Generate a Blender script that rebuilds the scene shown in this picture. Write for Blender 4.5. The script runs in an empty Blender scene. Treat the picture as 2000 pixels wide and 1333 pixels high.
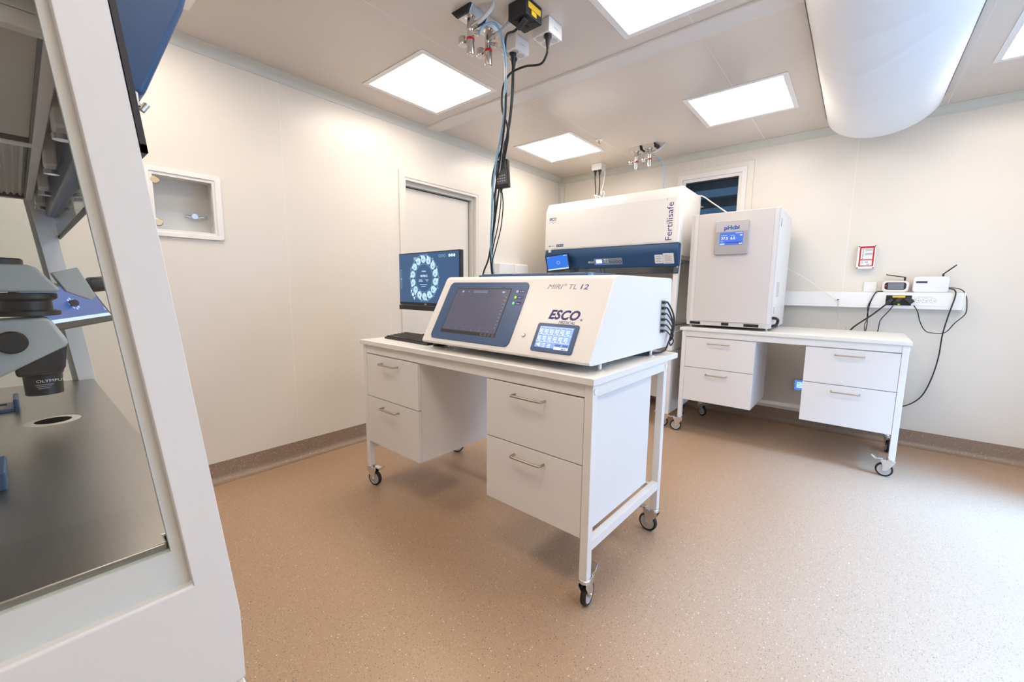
import bpy, bmesh, math, random
from mathutils import Matrix, Vector
random.seed(7)
R = math.radians
PI = math.pi
scene = bpy.context.scene
col = scene.collection

# ------------------------------------------------------------------ camera
cam_d = bpy.data.cameras.new('camera')
cam = bpy.data.objects.new('camera', cam_d)
col.objects.link(cam)
FPX = 802.64
cam_d.sensor_width = 36.0
cam_d.lens = FPX / 2000 * 36.0
cam_d.clip_start = 0.02
yaw, pit, rol = R(-39.856), R(-7.335), R(0.556)
fwd = Vector((math.sin(yaw) * math.cos(pit), math.cos(yaw) * math.cos(pit), math.sin(pit)))
rgt = Vector((math.cos(yaw), -math.sin(yaw), 0))
up = rgt.cross(fwd)
r2 = math.cos(rol) * rgt + math.sin(rol) * up
u2 = -math.sin(rol) * rgt + math.cos(rol) * up
m3 = Matrix((r2, u2, -fwd)).transposed()
cam.matrix_world = Matrix.Translation((0, 0, 1.25)) @ m3.to_4x4()
scene.camera = cam

# ------------------------------------------------------------------ world and exposure
w = bpy.data.worlds.new('daylight')
scene.world = w
w.use_nodes = True
bg = w.node_tree.nodes['Background']
bg.inputs[0].default_value = (0.38, 0.64, 1.0, 1)
bg.inputs[1].default_value = 2.7
# hazy daylight falling steeply through the glazed wall
sun_d = bpy.data.lights.new('hazy_sun', 'SUN'); sun_d.energy = 21.0; sun_d.angle = R(30); sun_d.color = (.20, .49, 1.0)
sun = bpy.data.objects.new('hazy_sun', sun_d); col.objects.link(sun)
sun.rotation_euler = Vector((-math.cos(R(57.5)), .05, -math.sin(R(57.5)))).to_track_quat('-Z', 'Y').to_euler()
scene.view_settings.view_transform = 'Standard'
scene.view_settings.look = 'None'
scene.view_settings.gamma = 1.0
scene.view_settings.use_curve_mapping = False
scene.view_settings.exposure = 0.18
LAMP = 10.5

# room extents
XL, XR, YB, YF, ZC = -3.025, 1.47, 4.575, -1.0, 2.625

# ------------------------------------------------------------------ materials
MATS = {}
def mat(name, c, rough=0.5, metal=0.0, spec=0.5, noise=0.0, nscale=40.0, bump=0.0, bscale=200.0, emit=None, estr=1.0, coat=0.0, stretch=None):
    if name in MATS: return MATS[name]
    m = bpy.data.materials.new(name); m.use_nodes = True
    nt = m.node_tree; b = nt.nodes['Principled BSDF']
    b.inputs['Base Color'].default_value = (*c, 1)
    b.inputs['Roughness'].default_value = rough
    b.inputs['Metallic'].default_value = metal
    b.inputs['Specular IOR Level'].default_value = spec
    b.inputs['Coat Weight'].default_value = coat
    if noise or bump:
        tc = nt.nodes.new('ShaderNodeTexCoord')
        src = tc.outputs['Object']
        if stretch:
            mp = nt.nodes.new('ShaderNodeMapping'); mp.inputs['Scale'].default_value = stretch
            nt.links.new(src, mp.inputs[0]); src = mp.outputs[0]
    if noise:
        n = nt.nodes.new('ShaderNodeTexNoise'); n.inputs['Scale'].default_value = nscale; n.inputs['Detail'].default_value = 3
        nt.links.new(src, n.inputs['Vector'])
        mr = nt.nodes.new('ShaderNodeMapRange'); mr.inputs['To Min'].default_value = 1 - noise; mr.inputs['To Max'].default_value = 1 + noise
        nt.links.new(n.outputs['Fac'], mr.inputs['Value'])
        vm = nt.nodes.new('ShaderNodeVectorMath'); vm.operation = 'SCALE'; vm.inputs[0].default_value = c
        nt.links.new(mr.outputs[0], vm.inputs['Scale'])
        nt.links.new(vm.outputs[0], b.inputs['Base Color'])
    if bump:
        n2 = nt.nodes.new('ShaderNodeTexNoise'); n2.inputs['Scale'].default_value = bscale
        nt.links.new(src, n2.inputs['Vector'])
        bp = nt.nodes.new('ShaderNodeBump'); bp.inputs['Strength'].default_value = bump; bp.inputs['Distance'].default_value = 0.002
        nt.links.new(n2.outputs['Fac'], bp.inputs['Height']); nt.links.new(bp.outputs[0], b.inputs['Normal'])
    if emit:
        b.inputs['Emission Color'].default_value = (*emit, 1); b.inputs['Emission Strength'].default_value = estr
    MATS[name] = m
    return m

def glass_mat(name, tint=(0.97, 0.985, 0.98), gloss=0.08, rough=0.0):
    if name in MATS: return MATS[name]
    m = bpy.data.materials.new(name); m.use_nodes = True
    nt = m.node_tree
    for n in list(nt.nodes): nt.nodes.remove(n)
    out = nt.nodes.new('ShaderNodeOutputMaterial')
    tr = nt.nodes.new('ShaderNodeBsdfTransparent'); tr.inputs[0].default_value = (*tint, 1)
    gl = nt.nodes.new('ShaderNodeBsdfGlossy'); gl.inputs['Roughness'].default_value = rough
    lw = nt.nodes.new('ShaderNodeLayerWeight'); lw.inputs[0].default_value = .5
    pw = nt.nodes.new('ShaderNodeMath'); pw.operation = 'POWER'; pw.inputs[1].default_value = 5.0
    nt.links.new(lw.outputs['Facing'], pw.inputs[0])
    mx = nt.nodes.new('ShaderNodeMath'); mx.operation = 'MULTIPLY_ADD'; mx.inputs[1].default_value = .85; mx.inputs[2].default_value = gloss * .5
    nt.links.new(pw.outputs[0], mx.inputs[0])
    mix = nt.nodes.new('ShaderNodeMixShader')
    nt.links.new(mx.outputs[0], mix.inputs[0]); nt.links.new(tr.outputs[0], mix.inputs[1]); nt.links.new(gl.outputs[0], mix.inputs[2])
    nt.links.new(mix.outputs[0], out.inputs[0])
    MATS[name] = m
    return m

def floor_mat(name, base, rough):
    m = bpy.data.materials.new(name); m.use_nodes = True
    nt = m.node_tree; b = nt.nodes['Principled BSDF']
    tc = nt.nodes.new('ShaderNodeTexCoord')
    def flecks(scale, thr, dens, seed):
        mp = nt.nodes.new('ShaderNodeMapping'); mp.inputs['Location'].default_value = (seed, seed * .7, seed * .3)
        nt.links.new(tc.outputs['Object'], mp.inputs[0])
        v = nt.nodes.new('ShaderNodeTexVoronoi'); v.inputs['Scale'].default_value = scale
        nt.links.new(mp.outputs[0], v.inputs['Vector'])
        lt = nt.nodes.new('ShaderNodeMath'); lt.operation = 'LESS_THAN'; lt.inputs[1].default_value = thr
        nt.links.new(v.outputs['Distance'], lt.inputs[0])
        sep = nt.nodes.new('ShaderNodeSeparateColor'); nt.links.new(v.outputs['Color'], sep.inputs[0])
        g = nt.nodes.new('ShaderNodeMath'); g.operation = 'LESS_THAN'; g.inputs[1].default_value = dens
        nt.links.new(sep.outputs[0], g.inputs[0])
        mu = nt.nodes.new('ShaderNodeMath'); mu.operation = 'MULTIPLY'
        nt.links.new(lt.outputs[0], mu.inputs[0]); nt.links.new(g.outputs[0], mu.inputs[1])
        return mu.outputs[0]
    n = nt.nodes.new('ShaderNodeTexNoise'); n.inputs['Scale'].default_value = 260; n.inputs['Detail'].default_value = 2
    nt.links.new(tc.outputs['Object'], n.inputs['Vector'])
    rp = nt.nodes.new('ShaderNodeValToRGB')
    rp.color_ramp.elements[0].position = .3; rp.color_ramp.elements[1].position = .7
    rp.color_ramp.elements[0].color = (*[x * .86 for x in base], 1); rp.color_ramp.elements[1].color = (*[x * 1.12 for x in base], 1)
    nt.links.new(n.outputs['Fac'], rp.inputs[0])
    cur = rp.outputs[0]
    for (sc, th, dn, sd, cc) in ((90, .18, .11, 1.3, (.78, .71, .62)), (105, .19, .24, 4.1, (.10, .07, .05)), (150, .28, .32, 7.7, (.27, .17, .11)), (170, .25, .26, 9.2, (.60, .48, .38))):
        mix = nt.nodes.new('ShaderNodeMix'); mix.data_type = 'RGBA'
        nt.links.new(flecks(sc, th, dn, sd), mix.inputs[0]); nt.links.new(cur, mix.inputs[6]); mix.inputs[7].default_value = (*cc, 1)
        cur = mix.outputs[2]
    nt.links.new(cur, b.inputs['Base Color'])
    b.inputs['Roughness'].default_value = rough
    b.inputs['Specular IOR Level'].default_value = .7
    MATS[name] = m
    return m

M_FLOOR = floor_mat('speckled_vinyl', (.43, .286, .182), .37)
M_SKIRT = floor_mat('speckled_vinyl_skirting', (.29, .20, .14), .45)
M_WALL = mat('wall_panel_enamel', (.77, .722, .65), .30, spec=.5, noise=.012, nscale=3)
M_SEAL = mat('wall_joint_sealant', (.82, .79, .74), .5)
M_CEIL = mat('ceiling_panel_enamel', (.66, .587, .52), .22, spec=.5, noise=.012, nscale=3)
M_STRIP = mat('ceiling_strip_enamel', (.70, .66, .62), .3, noise=.01, nscale=4)
M_COVE = mat('coving_enamel', (.62, .61, .545), .35)
M_WHITE = mat('white_enamel', (.82, .80, .78), .35, noise=.01, nscale=6)
M_LAM = mat('white_laminate', (.80, .775, .76), .42, noise=.015, nscale=8)
M_TOP = mat('white_worktop_laminate', (.82, .80, .77), .38, noise=.015, nscale=8)
M_PLAST = mat('white_plastic', (.85, .84, .82), .38, noise=.01, nscale=20)
M_BODY = mat('cream_instrument_paint', (.84, .82, .80), .33, noise=.008, nscale=9)
M_GREYW = mat('pale_grey_paint', (.66, .63, .62), .38, noise=.01, nscale=9)
M_BLUE = mat('navy_blue_paint', (.018, .075, .19), .38, noise=.05, nscale=15)
M_BEZB = mat('slate_blue_bezel', (.035, .09, .22), .35, noise=.04, nscale=20)
M_BLACK = mat('black_plastic', (.012, .012, .013), .42, noise=.1, nscale=60)
M_PLUG = mat('charcoal_plug', (.035, .036, .040), .45, noise=.08, nscale=60)
M_RUB = mat('black_rubber', (.014, .013, .013), .6, noise=.15, nscale=80)
M_CABLE = mat('black_cable_sheath', (.012, .012, .014), .45, noise=.1, nscale=50)
M_CHROME = mat('chrome', (.66, .64, .62), .16, metal=1, noise=.03, nscale=30)
M_ZINC = mat('zinc_plated_steel', (.74, .76, .78), .25, metal=1, noise=.06, nscale=60)
M_STEEL = mat('brushed_steel', (.42, .40, .385), .30, metal=1, noise=.08, nscale=30, stretch=(.5, 12, 12))
M_HANDLE = mat('brushed_nickel', (.50, .44, .38), .35, metal=1, noise=.06, nscale=80)
M_ALU = mat('anodised_aluminium', (.72, .71, .70), .35, metal=1, noise=.03, nscale=40)
M_WHEELC = mat('grey_wheel_disc', (.50, .47, .44), .5, noise=.04, nscale=40)
M_RED = mat('red_plastic', (.55, .01, .015), .35, noise=.05, nscale=50)
M_YEL = mat('yellow_label', (.95, .60, .02), .5, noise=.03, nscale=80)
M_TXTB = mat('indigo_print', (.035, .03, .19), .5, noise=.05, nscale=90)
M_TXTG = mat('grey_print', (.30, .27, .34), .5, noise=.05, nscale=90)
M_INK = mat('dark_print', (.05, .05, .06), .5, noise=.05, nscale=90)
M_PAPER = mat('paper_sticker', (.80, .79, .77), .6, noise=.02, nscale=60)
M_TUBEB = mat('pale_blue_tube', (.24, .46, .66), .35, noise=.05, nscale=60)
M_TUBEC = mat('clear_grey_tube', (.62, .62, .62), .25, noise=.05, nscale=60)
M_WCAB = mat('white_cable_sheath', (.80, .79, .77), .4, noise=.03, nscale=60)
M_GCAB = mat('grey_cable_sheath', (.50, .48, .46), .45, noise=.03, nscale=60)
M_FAB = mat('white_duct_fabric', (.80, .80, .81), .75, noise=.02, nscale=5, bump=.15, bscale=60)
M_MIC = mat('pale_grey_microscope_paint', (.46, .475, .46), .35, noise=.02, nscale=20)
M_BRASS = mat('brass', (.70, .55, .33), .3, metal=1, noise=.06, nscale=60)
M_SASH = mat('dark_seal', (.03, .028, .035), .5, noise=.1, nscale=50)
M_GLASS = glass_mat('clear_glass', (.94, .96, .955), .045)
M_GLASST = glass_mat('smoked_sash_glass', (.62, .68, .73), .10)
M_GLASSB = glass_mat('blue_tinted_glass', (.30, .37, .43), .05)
M_GLASSW = glass_mat('window_glass', (.97, .98, .99), .04)

def emis(name, c, s=1.0):
    return mat(name, (.01, .01, .01), .3, emit=c, estr=s)

# ------------------------------------------------------------------ mesh builder
class MB:
    def __init__(s): s.v = []; s.f = []
    def add(s, vs, fs):
        o = len(s.v); s.v += [tuple(x) for x in vs]; s.f += [tuple(i + o for i in f) for f in fs]; return s
    def box(s, x0, x1, y0, y1, z0, z1):
        vs = [(x0, y0, z0), (x1, y0, z0), (x1, y1, z0), (x0, y1, z0), (x0, y0, z1), (x1, y0, z1), (x1, y1, z1), (x0, y1, z1)]
        return s.add(vs, [(0, 3, 2, 1), (4, 5, 6, 7), (0, 1, 5, 4), (1, 2, 6, 5), (2, 3, 7, 6), (3, 0, 4, 7)])
    def obox(s, M, sx, sy, sz):
        b = MB().box(-sx / 2, sx / 2, -sy / 2, sy / 2, -sz / 2, sz / 2)
        return s.add([M @ Vector(p) for p in b.v], b.f)
    def prism(s, poly, a0, a1, axis='x'):
        # poly: 2-D outline; for axis x -> (y,z); axis y -> (x,z); axis z -> (x,y)
        n = len(poly)
        def P(p, a):
            return {'x': (a, p[0], p[1]), 'y': (p[0], a, p[1]), 'z': (p[0], p[1], a)}[axis]
        vs = [P(p, a0) for p in poly] + [P(p, a1) for p in poly]
        fs = [tuple(range(n))[::-1], tuple(range(n, 2 * n))] + [(i, (i + 1) % n, n + (i + 1) % n, n + i) for i in range(n)]
        return s.add(vs, fs)
    def ring(s, outer, inner, a0, a1, axis='x'):
        n = len(outer)
        def P(p, a):
            return {'x': (a, p[0], p[1]), 'y': (p[0], a, p[1]), 'z': (p[0], p[1], a)}[axis]
        vs = [P(p, a0) for p in outer] + [P(p, a0) for p in inner] + [P(p, a1) for p in outer] + [P(p, a1) for p in inner]
        fs = []
        for i in range(n):
            j = (i + 1) % n
            fs += [(i, j, n + j, n + i), (2 * n + i, 3 * n + i, 3 * n + j, 2 * n + j), (i, 2 * n + i, 2 * n + j, j), (n + i, n + j, 3 * n + j, 3 * n + i)]
        return s.add(vs, fs)
    def cyl(s, p0, p1, r0, r1=None, n=20, cap=True):
        r1 = r0 if r1 is None else r1
        p0 = Vector(p0); p1 = Vector(p1); d = (p1 - p0).normalized()
        a = Vector((0, 0, 1)) if abs(d.z) < .9 else Vector((1, 0, 0))
        u = d.cross(a).normalized(); v = d.cross(u)
        vs = []
        for p, r in ((p0, r0), (p1, r1)):
            for i in range(n):
                t = 2 * PI * i / n; vs.append(p + u * math.cos(t) * r + v * math.sin(t) * r)
        fs = [(i, (i + 1) % n, n + (i + 1) % n, n + i) for i in range(n)]
        if cap: fs += [tuple(range(n))[::-1], tuple(range(n, 2 * n))]
        return s.add(vs, fs)
    def lathe(s, prof, origin, axis=(0, 0, 1), n=24, cap=True):
        d = Vector(axis).normalized(); a = Vector((0, 0, 1)) if abs(d.z) < .9 else Vector((1, 0, 0))
        u = d.cross(a).normalized(); v = d.cross(u); o = Vector(origin)
        vs = []; fs = []
        for (r, h) in prof:
            for i in range(n):
                t = 2 * PI * i / n; vs.append(o + d * h + (u * math.cos(t) + v * math.sin(t)) * max(r, 1e-5))
        for k in range(len(prof) - 1):
            for i in range(n):
                fs.append((k * n + i, k * n + (i + 1) % n, (k + 1) * n + (i + 1) % n, (k + 1) * n + i))
        if cap: fs += [tuple(range(n))[::-1], tuple(range((len(prof) - 1) * n, len(prof) * n))]
        return s.add(vs, fs)
    def tube(s, pts, r, n=8, sub=6):
        P = [Vector(p) for p in pts]
        if sub > 1 and len(P) > 2:
            Q = []
            for i in range(len(P) - 1):
                a = P[max(i - 1, 0)]; b = P[i]; c = P[i + 1]; d = P[min(i + 2, len(P) - 1)]
                for k in range(sub):
                    t = k / sub
                    Q.append(.5 * ((2 * b) + (c - a) * t + (2 * a - 5 * b + 4 * c - d) * t * t + (3 * b - a - 3 * c + d) * t ** 3))
            Q.append(P[-1]); P = Q
        vs = []; fs = []
        tprev = None; u = None
        for i, p in enumerate(P):
            t = (P[min(i + 1, len(P) - 1)] - P[max(i - 1, 0)]).normalized()
            if u is None:
                a = Vector((0, 0, 1)) if abs(t.z) < .9 else Vector((1, 0, 0)); u = t.cross(a).normalized()
            else:
                u = (u - t * u.dot(t)).normalized()
            v = t.cross(u)
            for k in range(n):
                q = 2 * PI * k / n; vs.append(p + (u * math.cos(q) + v * math.sin(q)) * r)
        for i in range(len(P) - 1):
            for k in range(n):
                fs.append((i * n + k, i * n + (k + 1) % n, (i + 1) * n + (k + 1) % n, (i + 1) * n + k))
        fs += [tuple(range(n))[::-1], tuple(range((len(P) - 1) * n, len(P) * n))]
        return s.add(vs, fs)
    def rrect(s, x0, x1, y0, y1, r, z0, z1, seg=5, axis='z'):
        return s.prism(rr(x0, x1, y0, y1, r, seg), z0, z1, axis)
    def build(s, name, m, parent=None, M=None, bevel=0.0, seg=2, smooth=None, label=None, kind=None):
        me = bpy.data.meshes.new(name); me.from_pydata(s.v, [], s.f)
        bm = bmesh.new(); bm.from_mesh(me); bmesh.ops.recalc_face_normals(bm, faces=bm.faces); bm.to_mesh(me); bm.free()
        me.materials.append(m)
        if smooth or bevel:
            for p in me.polygons: p.use_smooth = True
            me.set_sharp_from_angle(angle=R(smooth or 35))
        o = bpy.data.objects.new(name, me); col.objects.link(o)
        if parent: o.parent = parent
        if M is not None: o.matrix_basis = M
        if bevel:
            b = o.modifiers.new('edge_rounding', 'BEVEL'); b.width = bevel; b.segments = seg; b.limit_method = 'ANGLE'; b.angle_limit = R(40)
            b.harden_normals = True
        if label: o['label'] = label
        if kind: o['kind'] = kind
        return o

def rr(x0, x1, y0, y1, r, seg=5):
    out = []
    for cx, cy, a in ((x1 - r, y1 - r, 0), (x0 + r, y1 - r, 90), (x0 + r, y0 + r, 180), (x1 - r, y0 + r, 270)):
        for k in range(seg + 1):
            t = R(a + 90 * k / seg); out.append((cx + r * math.cos(t), cy + r * math.sin(t)))
    return out

def tag(o, label, cat, group=None):
    o['label'] = label; o['category'] = cat
    if group: o['group'] = group
    return o
def thing(name, label, cat, loc=(0, 0, 0), rz=0.0, group=None):
    o = bpy.data.objects.new(name, None); col.objects.link(o)
    o.location = loc; o.rotation_euler = (0, 0, rz); o.empty_display_size = .05
    return tag(o, label, cat, group)
def struct(o):
    o['kind'] = 'structure'; return o
def sgroup(name, loc=(0, 0, 0)):
    o = bpy.data.objects.new(name, None); col.objects.link(o); o.location = loc; o['kind'] = 'structure'; return o
def copy_tree(o, parent=None):
    c = o.copy(); col.objects.link(c); c.parent = parent
    for ch in list(o.children): copy_tree(ch, c)
    return c
def frame_on(o, ex, ey, ez=None):
    ex = Vector(ex).normalized(); ey = Vector(ey).normalized(); ez = ex.cross(ey)
    M = Matrix((ex, ey, ez)).transposed().to_4x4(); M.translation = Vector(o); return M

def lettering(txt, size, m, parent, M, shear=0.0, bold=0.0, align='LEFT', xs=1.0, name='lettering', depth=.0006, spacing=1.0):
    cu = bpy.data.curves.new('lettering', 'FONT'); cu.body = txt; cu.size = size; cu.shear = shear; cu.offset = bold * size
    cu.align_x = align; cu.extrude = depth / 2; cu.resolution_u = 3; cu.space_character = spacing
    t = bpy.data.objects.new('lettering_source', cu); col.objects.link(t)
    bpy.context.view_layer.update()
    me = bpy.data.meshes.new_from_object(t.evaluated_get(bpy.context.evaluated_depsgraph_get()))
    bpy.data.objects.remove(t); bpy.data.curves.remove(cu)
    if xs != 1.0:
        for v in me.vertices: v.co.x *= xs
    me.materials.clear(); me.materials.append(m)
    o = bpy.data.objects.new(name, me); col.objects.link(o); o.parent = parent; o.matrix_basis = M
    return o

# ================================================================== SETTING
# floor
struct(MB().box(XL - .05, XR + .05, YF - .05, YB + .05, -.06, 0).build('floor', M_FLOOR))
fl = bpy.data.objects['floor']
MB().box(-.164, -.160, -.9, 3.5, 0, .0004).build('weld_seam', mat('vinyl_weld', (.44, .298, .195), .35, noise=.03, nscale=60), fl)

# ceiling with its long panels
ceil = struct(MB().box(XL - .3, XR + .3, YF - .1, YB + .3, ZC + .04, ZC + .08).build('ceiling', M_CEIL))
cx = [XL - .02, -1.962, -.782, .38, XR + .02]
for a, b in zip(cx[:-1], cx[1:]):
    for c, d in ((YF - .02, 2.455), (2.457, YB + .02)):
        MB().box(a + .0015, b - .0015, c, d, ZC, ZC + .03).build('panel', M_CEIL, ceil)
for x in cx[1:-1]:
    MB().box(x - .0022, x + .0022, YF, YB, ZC - .0004, ZC + .02).build('joint_strip', M_STRIP, ceil)
# flat cover strip across the ceiling
t = struct(MB().prism([(2.385, ZC), (2.392, ZC - .012), (2.523, ZC - .012), (2.53, ZC)], XL, XR, 'x').build('trim_1', M_STRIP, bevel=.002))
for k in range(9):
    for y in (2.405, 2.512):
        MB().cyl((-2.8 + k * .5, y, ZC - .0128), (-2.8 + k * .5, y, ZC - .012), .004, n=8).build('screw', M_WHITE, t)

# left wall: backing, panels, joints
wl = struct(MB().box(XL - .34, XL - .30, YF - .3, YB + .3, -.05, ZC + .08).build('wall_left', M_WALL))
def lpan(pieces):
    b = MB()
    for (y0, y1, z0, z1) in pieces: b.box(XL - .03, XL, y0, y1, z0, z1)
    b.build('panel', M_WALL, wl)
g = .0012
for a, b in ((YF, -.388), (-.388, .412)): lpan([(a + g, b - g, 0, ZC)])
HY0, HY1, HZ0, HZ1 = .512, .835, 1.537, 1.88
lpan([(.412 + g, HY0, 0, ZC), (HY1, 1.213 - g, 0, ZC), (HY0, HY1, 0, HZ0), (HY0, HY1, HZ1, ZC)])
lpan([(1.213 + g, 2.013 - g, 0, ZC)])
lpan([(2.013 + g, 2.15, 0, ZC), (3.10, 3.22 - g, 0, ZC), (2.15, 3.10, 2.20, ZC)])
lpan([(3.22 + g, 4.02 - g, 0, ZC)]); lpan([(4.02 + g, YB, 0, ZC)])
for y in (-.388, .412, 1.213, 2.013, 3.22, 4.02):
    MB().box(XL - .02, XL + .0006, y - .0026, y + .0026, .13, ZC).build('joint_strip', M_SEAL, wl)

# door in the left wall
d1 = sgroup('door_1', (XL, 0, 0))
b = MB().ring([(2.122, 0), (3.129, 0), (3.129, 2.224), (2.122, 2.224)], [(2.176, 0), (3.06, 0), (3.06, 2.172), (2.176, 2.172)], 0, .012)
b.build('casing', M_WHITE if False else M_WALL, d1, bevel=.002)
MB().ring([(2.176, -.02), (3.072, -.02), (3.072, 2.172), (2.176, 2.172)], [(2.192, -.02), (3.035, -.02), (3.035, 2.150), (2.192, 2.150)], -.03, .007).build('stop_frame', M_WALL, d1, bevel=.0015)
MB().ring([(2.15, -.02), (3.10, -.02), (3.10, 2.20), (2.15, 2.20)], [(2.194, -.02), (3.008, -.02), (3.008, 2.118), (2.194, 2.118)], -.14, -.03).build('jamb', M_COVE, d1)
MB().box(-.17, -.072, 2.197, 2.998, .005, 2.108).build('door_leaf', M_WALL, d1, bevel=.002)
MB().box(-.10, -.080, 2.194, 3.008, 2.105, 2.12).add(*[(q.v, q.f) for q in [MB().box(-.10, -.080, 2.996, 3.008, 0, 2.12)]][0]).build('seal', M_SASH, d1)
for y, z in ((2.30, 2.20), (2.90, 2.20), (2.145, 1.95), (2.145, 1.3), (2.145, .7), (3.1, 1.95), (3.1, 1.3), (3.1, .7)):
    MB().cyl((.012, y, z), (.0135, y, z), .007, n=10).build('screw_cap', M_PLAST, d1)

# back wall: panels, joints, window
wb = struct(MB().box(XL - .3, -1.62, YB + .03, YB + .07, -.05, ZC + .08).box(-.83, XR + .3, YB + .03, YB + .07, -.05, ZC + .08).box(-1.62, -.83, YB + .03, YB + .07, -.05, 1.55).box(-1.62, -.83, YB + .03, YB + .07, 2.46, ZC + .08).build('wall_back', M_WALL))
def bpan(pieces):
    b = MB()
    for (x0, x1, z0, z1) in pieces: b.box(x0, x1, YB, YB + .03, z0, z1)
    b.build('panel', M_WALL, wb)
bpan([(XL, -2.505 - g, 0, ZC)])
bpan([(-2.505 + g, -1.58, 0, ZC), (-1.58, -1.305 - g, 0, 1.56), (-1.58, -1.305 - g, 2.45, ZC)])
bpan([(-1.305 + g, -.87, 0, 1.56), (-1.305 + g, -.87, 2.45, ZC), (-.87, -.107 - g, 0, ZC)])
bpan([(-.107 + g, 1.095 - g, 0, ZC)]); bpan([(1.095 + g, XR, 0, ZC)])
for x, z0, z1 in ((-2.505, .13, ZC), (-1.305, .13, 1.52), (-1.305, 2.475, ZC), (-.107, .13, ZC), (1.095, .13, ZC)):
    MB().box(x - .0026, x + .0026, YB - .0006, YB + .02, z0, z1).build('joint_strip', M_SEAL, wb)
w1 = sgroup('window_1', (0, YB, 0))
def wr(x0, x1, z0, z1): return [(x0, z0), (x1, z0), (x1, z1), (x0, z1)]
MB().ring(wr(-1.585, -.857, 1.52, 2.473), wr(-1.56, -.91, 1.57, 2.427), -.012, .01, 'y').build('casing', M_WALL, w1, bevel=.002)
MB().ring(wr(-1.56, -.91, 1.57, 2.427), wr(-1.506, -.955, 1.62, 2.378), -.022, .05, 'y').build('frame', M_WHITE, w1, bevel=.003)
MB().ring(wr(-1.506, -.955, 1.62, 2.378), wr(-1.476, -.982, 1.65, 2.347), -.012, .05, 'y').build('sash', M_WHITE, w1, bevel=.003)
MB().ring(wr(-1.478, -.980, 1.648, 2.349), wr(-1.470, -.988, 1.656, 2.337), -.004, .03, 'y').build('gasket', M_SASH, w1)
MB().box(-1.476, -.982, .012, .018, 1.65, 2.347).build('pane', M_GLASSB, w1)

# what stands outside that window: a facade with ledges and a mullion
fac = struct(MB().box(-4.2, 1.5, 7.0, 7.2, -.5, 6).build('outside_building', mat('facade_render', (.40, .29, .21), .8, noise=.15, nscale=6)))
for k in range(9):
    MB().box(-2.25, 1.4, 6.80, 7.0, 1.55 + k * .27, 1.55 + k * .27 + .11).build('ledge', mat('facade_ledge', (.50, .39, .31), .7, noise=.1, nscale=8), fac)
MB().box(-2.36, -2.27, 6.55, 7.0, -.5, 6).build('drainpipe', mat('facade_pipe', (.16, .15, .14), .6, noise=.1, nscale=8), fac)
MB().box(-4.2, -2.36, 6.9, 7.0, -.5, 6).build('sky_slab', mat('sky_slab_blue', (.62, .72, .80), .6, noise=.05, nscale=4), fac)  # added pale blue slab, stands in for the strip of sky beside the facade

# right wall with a glazed opening (daylight), front wall
WY0, WY1, WZ0, WZ1 = 1.0, 3.75, .04, 2.34
wr_ = struct(MB().box(XR, XR + .12, YF - .2, WY0, -.05, ZC + .08).box(XR, XR + .12, WY1, YB + .2, -.05, ZC + .08).box(XR, XR + .12, WY0, WY1, -.05, WZ0).box(XR, XR + .12, WY0, WY1, WZ1, ZC + .08).build('wall_right', M_WALL))
w2 = sgroup('window_2', (XR, 0, 0))
MB().ring([(WY0, WZ0), (WY1, WZ0), (WY1, WZ1), (WY0, WZ1)], [(WY0 + .06, WZ0 + .06), (WY1 - .06, WZ0 + .06), (WY1 - .06, WZ1 - .06), (WY0 + .06, WZ1 - .06)], -.02, .08).build('frame', M_WHITE, w2, bevel=.003)
MB().box(-.01, .06, 2.345, 2.405, WZ0 + .06, WZ1 - .06).build('mullion', M_WHITE, w2, bevel=.003)
MB().box(.02, .026, WY0 + .06, 2.345, WZ0 + .06, WZ1 - .06).build('pane', M_GLASSW, w2)
MB().box(.02, .026, 2.405, WY1 - .06, WZ0 + .06, WZ1 - .06).build('pane', M_GLASSW, w2)
struct(MB().box(XL - .3, XR + .3, YF - .06, YF, -.05, ZC + .08).build('wall_front', M_WALL))
la = bpy.data.lights.new('window_portal', 'AREA'); la.shape = 'RECTANGLE'; la.size = WZ1 - WZ0; la.size_y = WY1 - WY0; la.cycles.is_portal = True
lo = bpy.data.objects.new('window_portal', la); col.objects.link(lo); lo.location = (XR + .13, (WY0 + WY1) / 2, (WZ0 + WZ1) / 2); lo.rotation_euler = (0, R(90), 0)

# skirting with a coved foot, ceiling coving, corner coving
def skirt_prof(s=1):
    p = [(0, .132), (.0035, .132), (.0035, .045)]
    for k in range(1, 7):
        a = R(90 * k / 6); p.append((.0035 + .042 * (1 - math.cos(a)), .003 + .042 * (1 - math.sin(a))))
    p += [(.0455, 0), (0, 0)]
    return p
struct(MB().prism([(XL + a, z) for a, z in skirt_prof()], YF, 2.10, 'y').prism([(XL + a, z) for a, z in skirt_prof()], 3.14, YB, 'y').build('baseboard_left', M_SKIRT, smooth=30))
struct(MB().prism([(YB - a, z) for a, z in skirt_prof()], XL, XR, 'x').build('baseboard_back', M_SKIRT, smooth=30))
struct(MB().prism([(XR - a, z) for a, z in skirt_prof()], WY1, YB, 'y').prism([(XR - a, z) for a, z in skirt_prof()], YF, WY0, 'y').build('baseboard_right', M_SKIRT, smooth=30))
def cove_prof(r=.058, lip=.004):
    p = [(0, 0), (r, 0), (r, -lip)]
    for k in range(1, 8):
        a = R(90 * k / 8); p.append((r - (r - lip) * math.sin(a), -lip - (r - lip) * (1 - math.cos(a))))
    p += [(lip, -r), (0, -r)]
    return p
struct(MB().prism([(XL + a, ZC + z) for a, z in cove_prof()], YF, YB, 'y').build('trim_2', M_COVE, smooth=30))
struct(MB().prism([(YB - a, ZC + z) for a, z in cove_prof()], XL, XR, 'x').build('trim_3', M_COVE, smooth=30))
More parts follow.
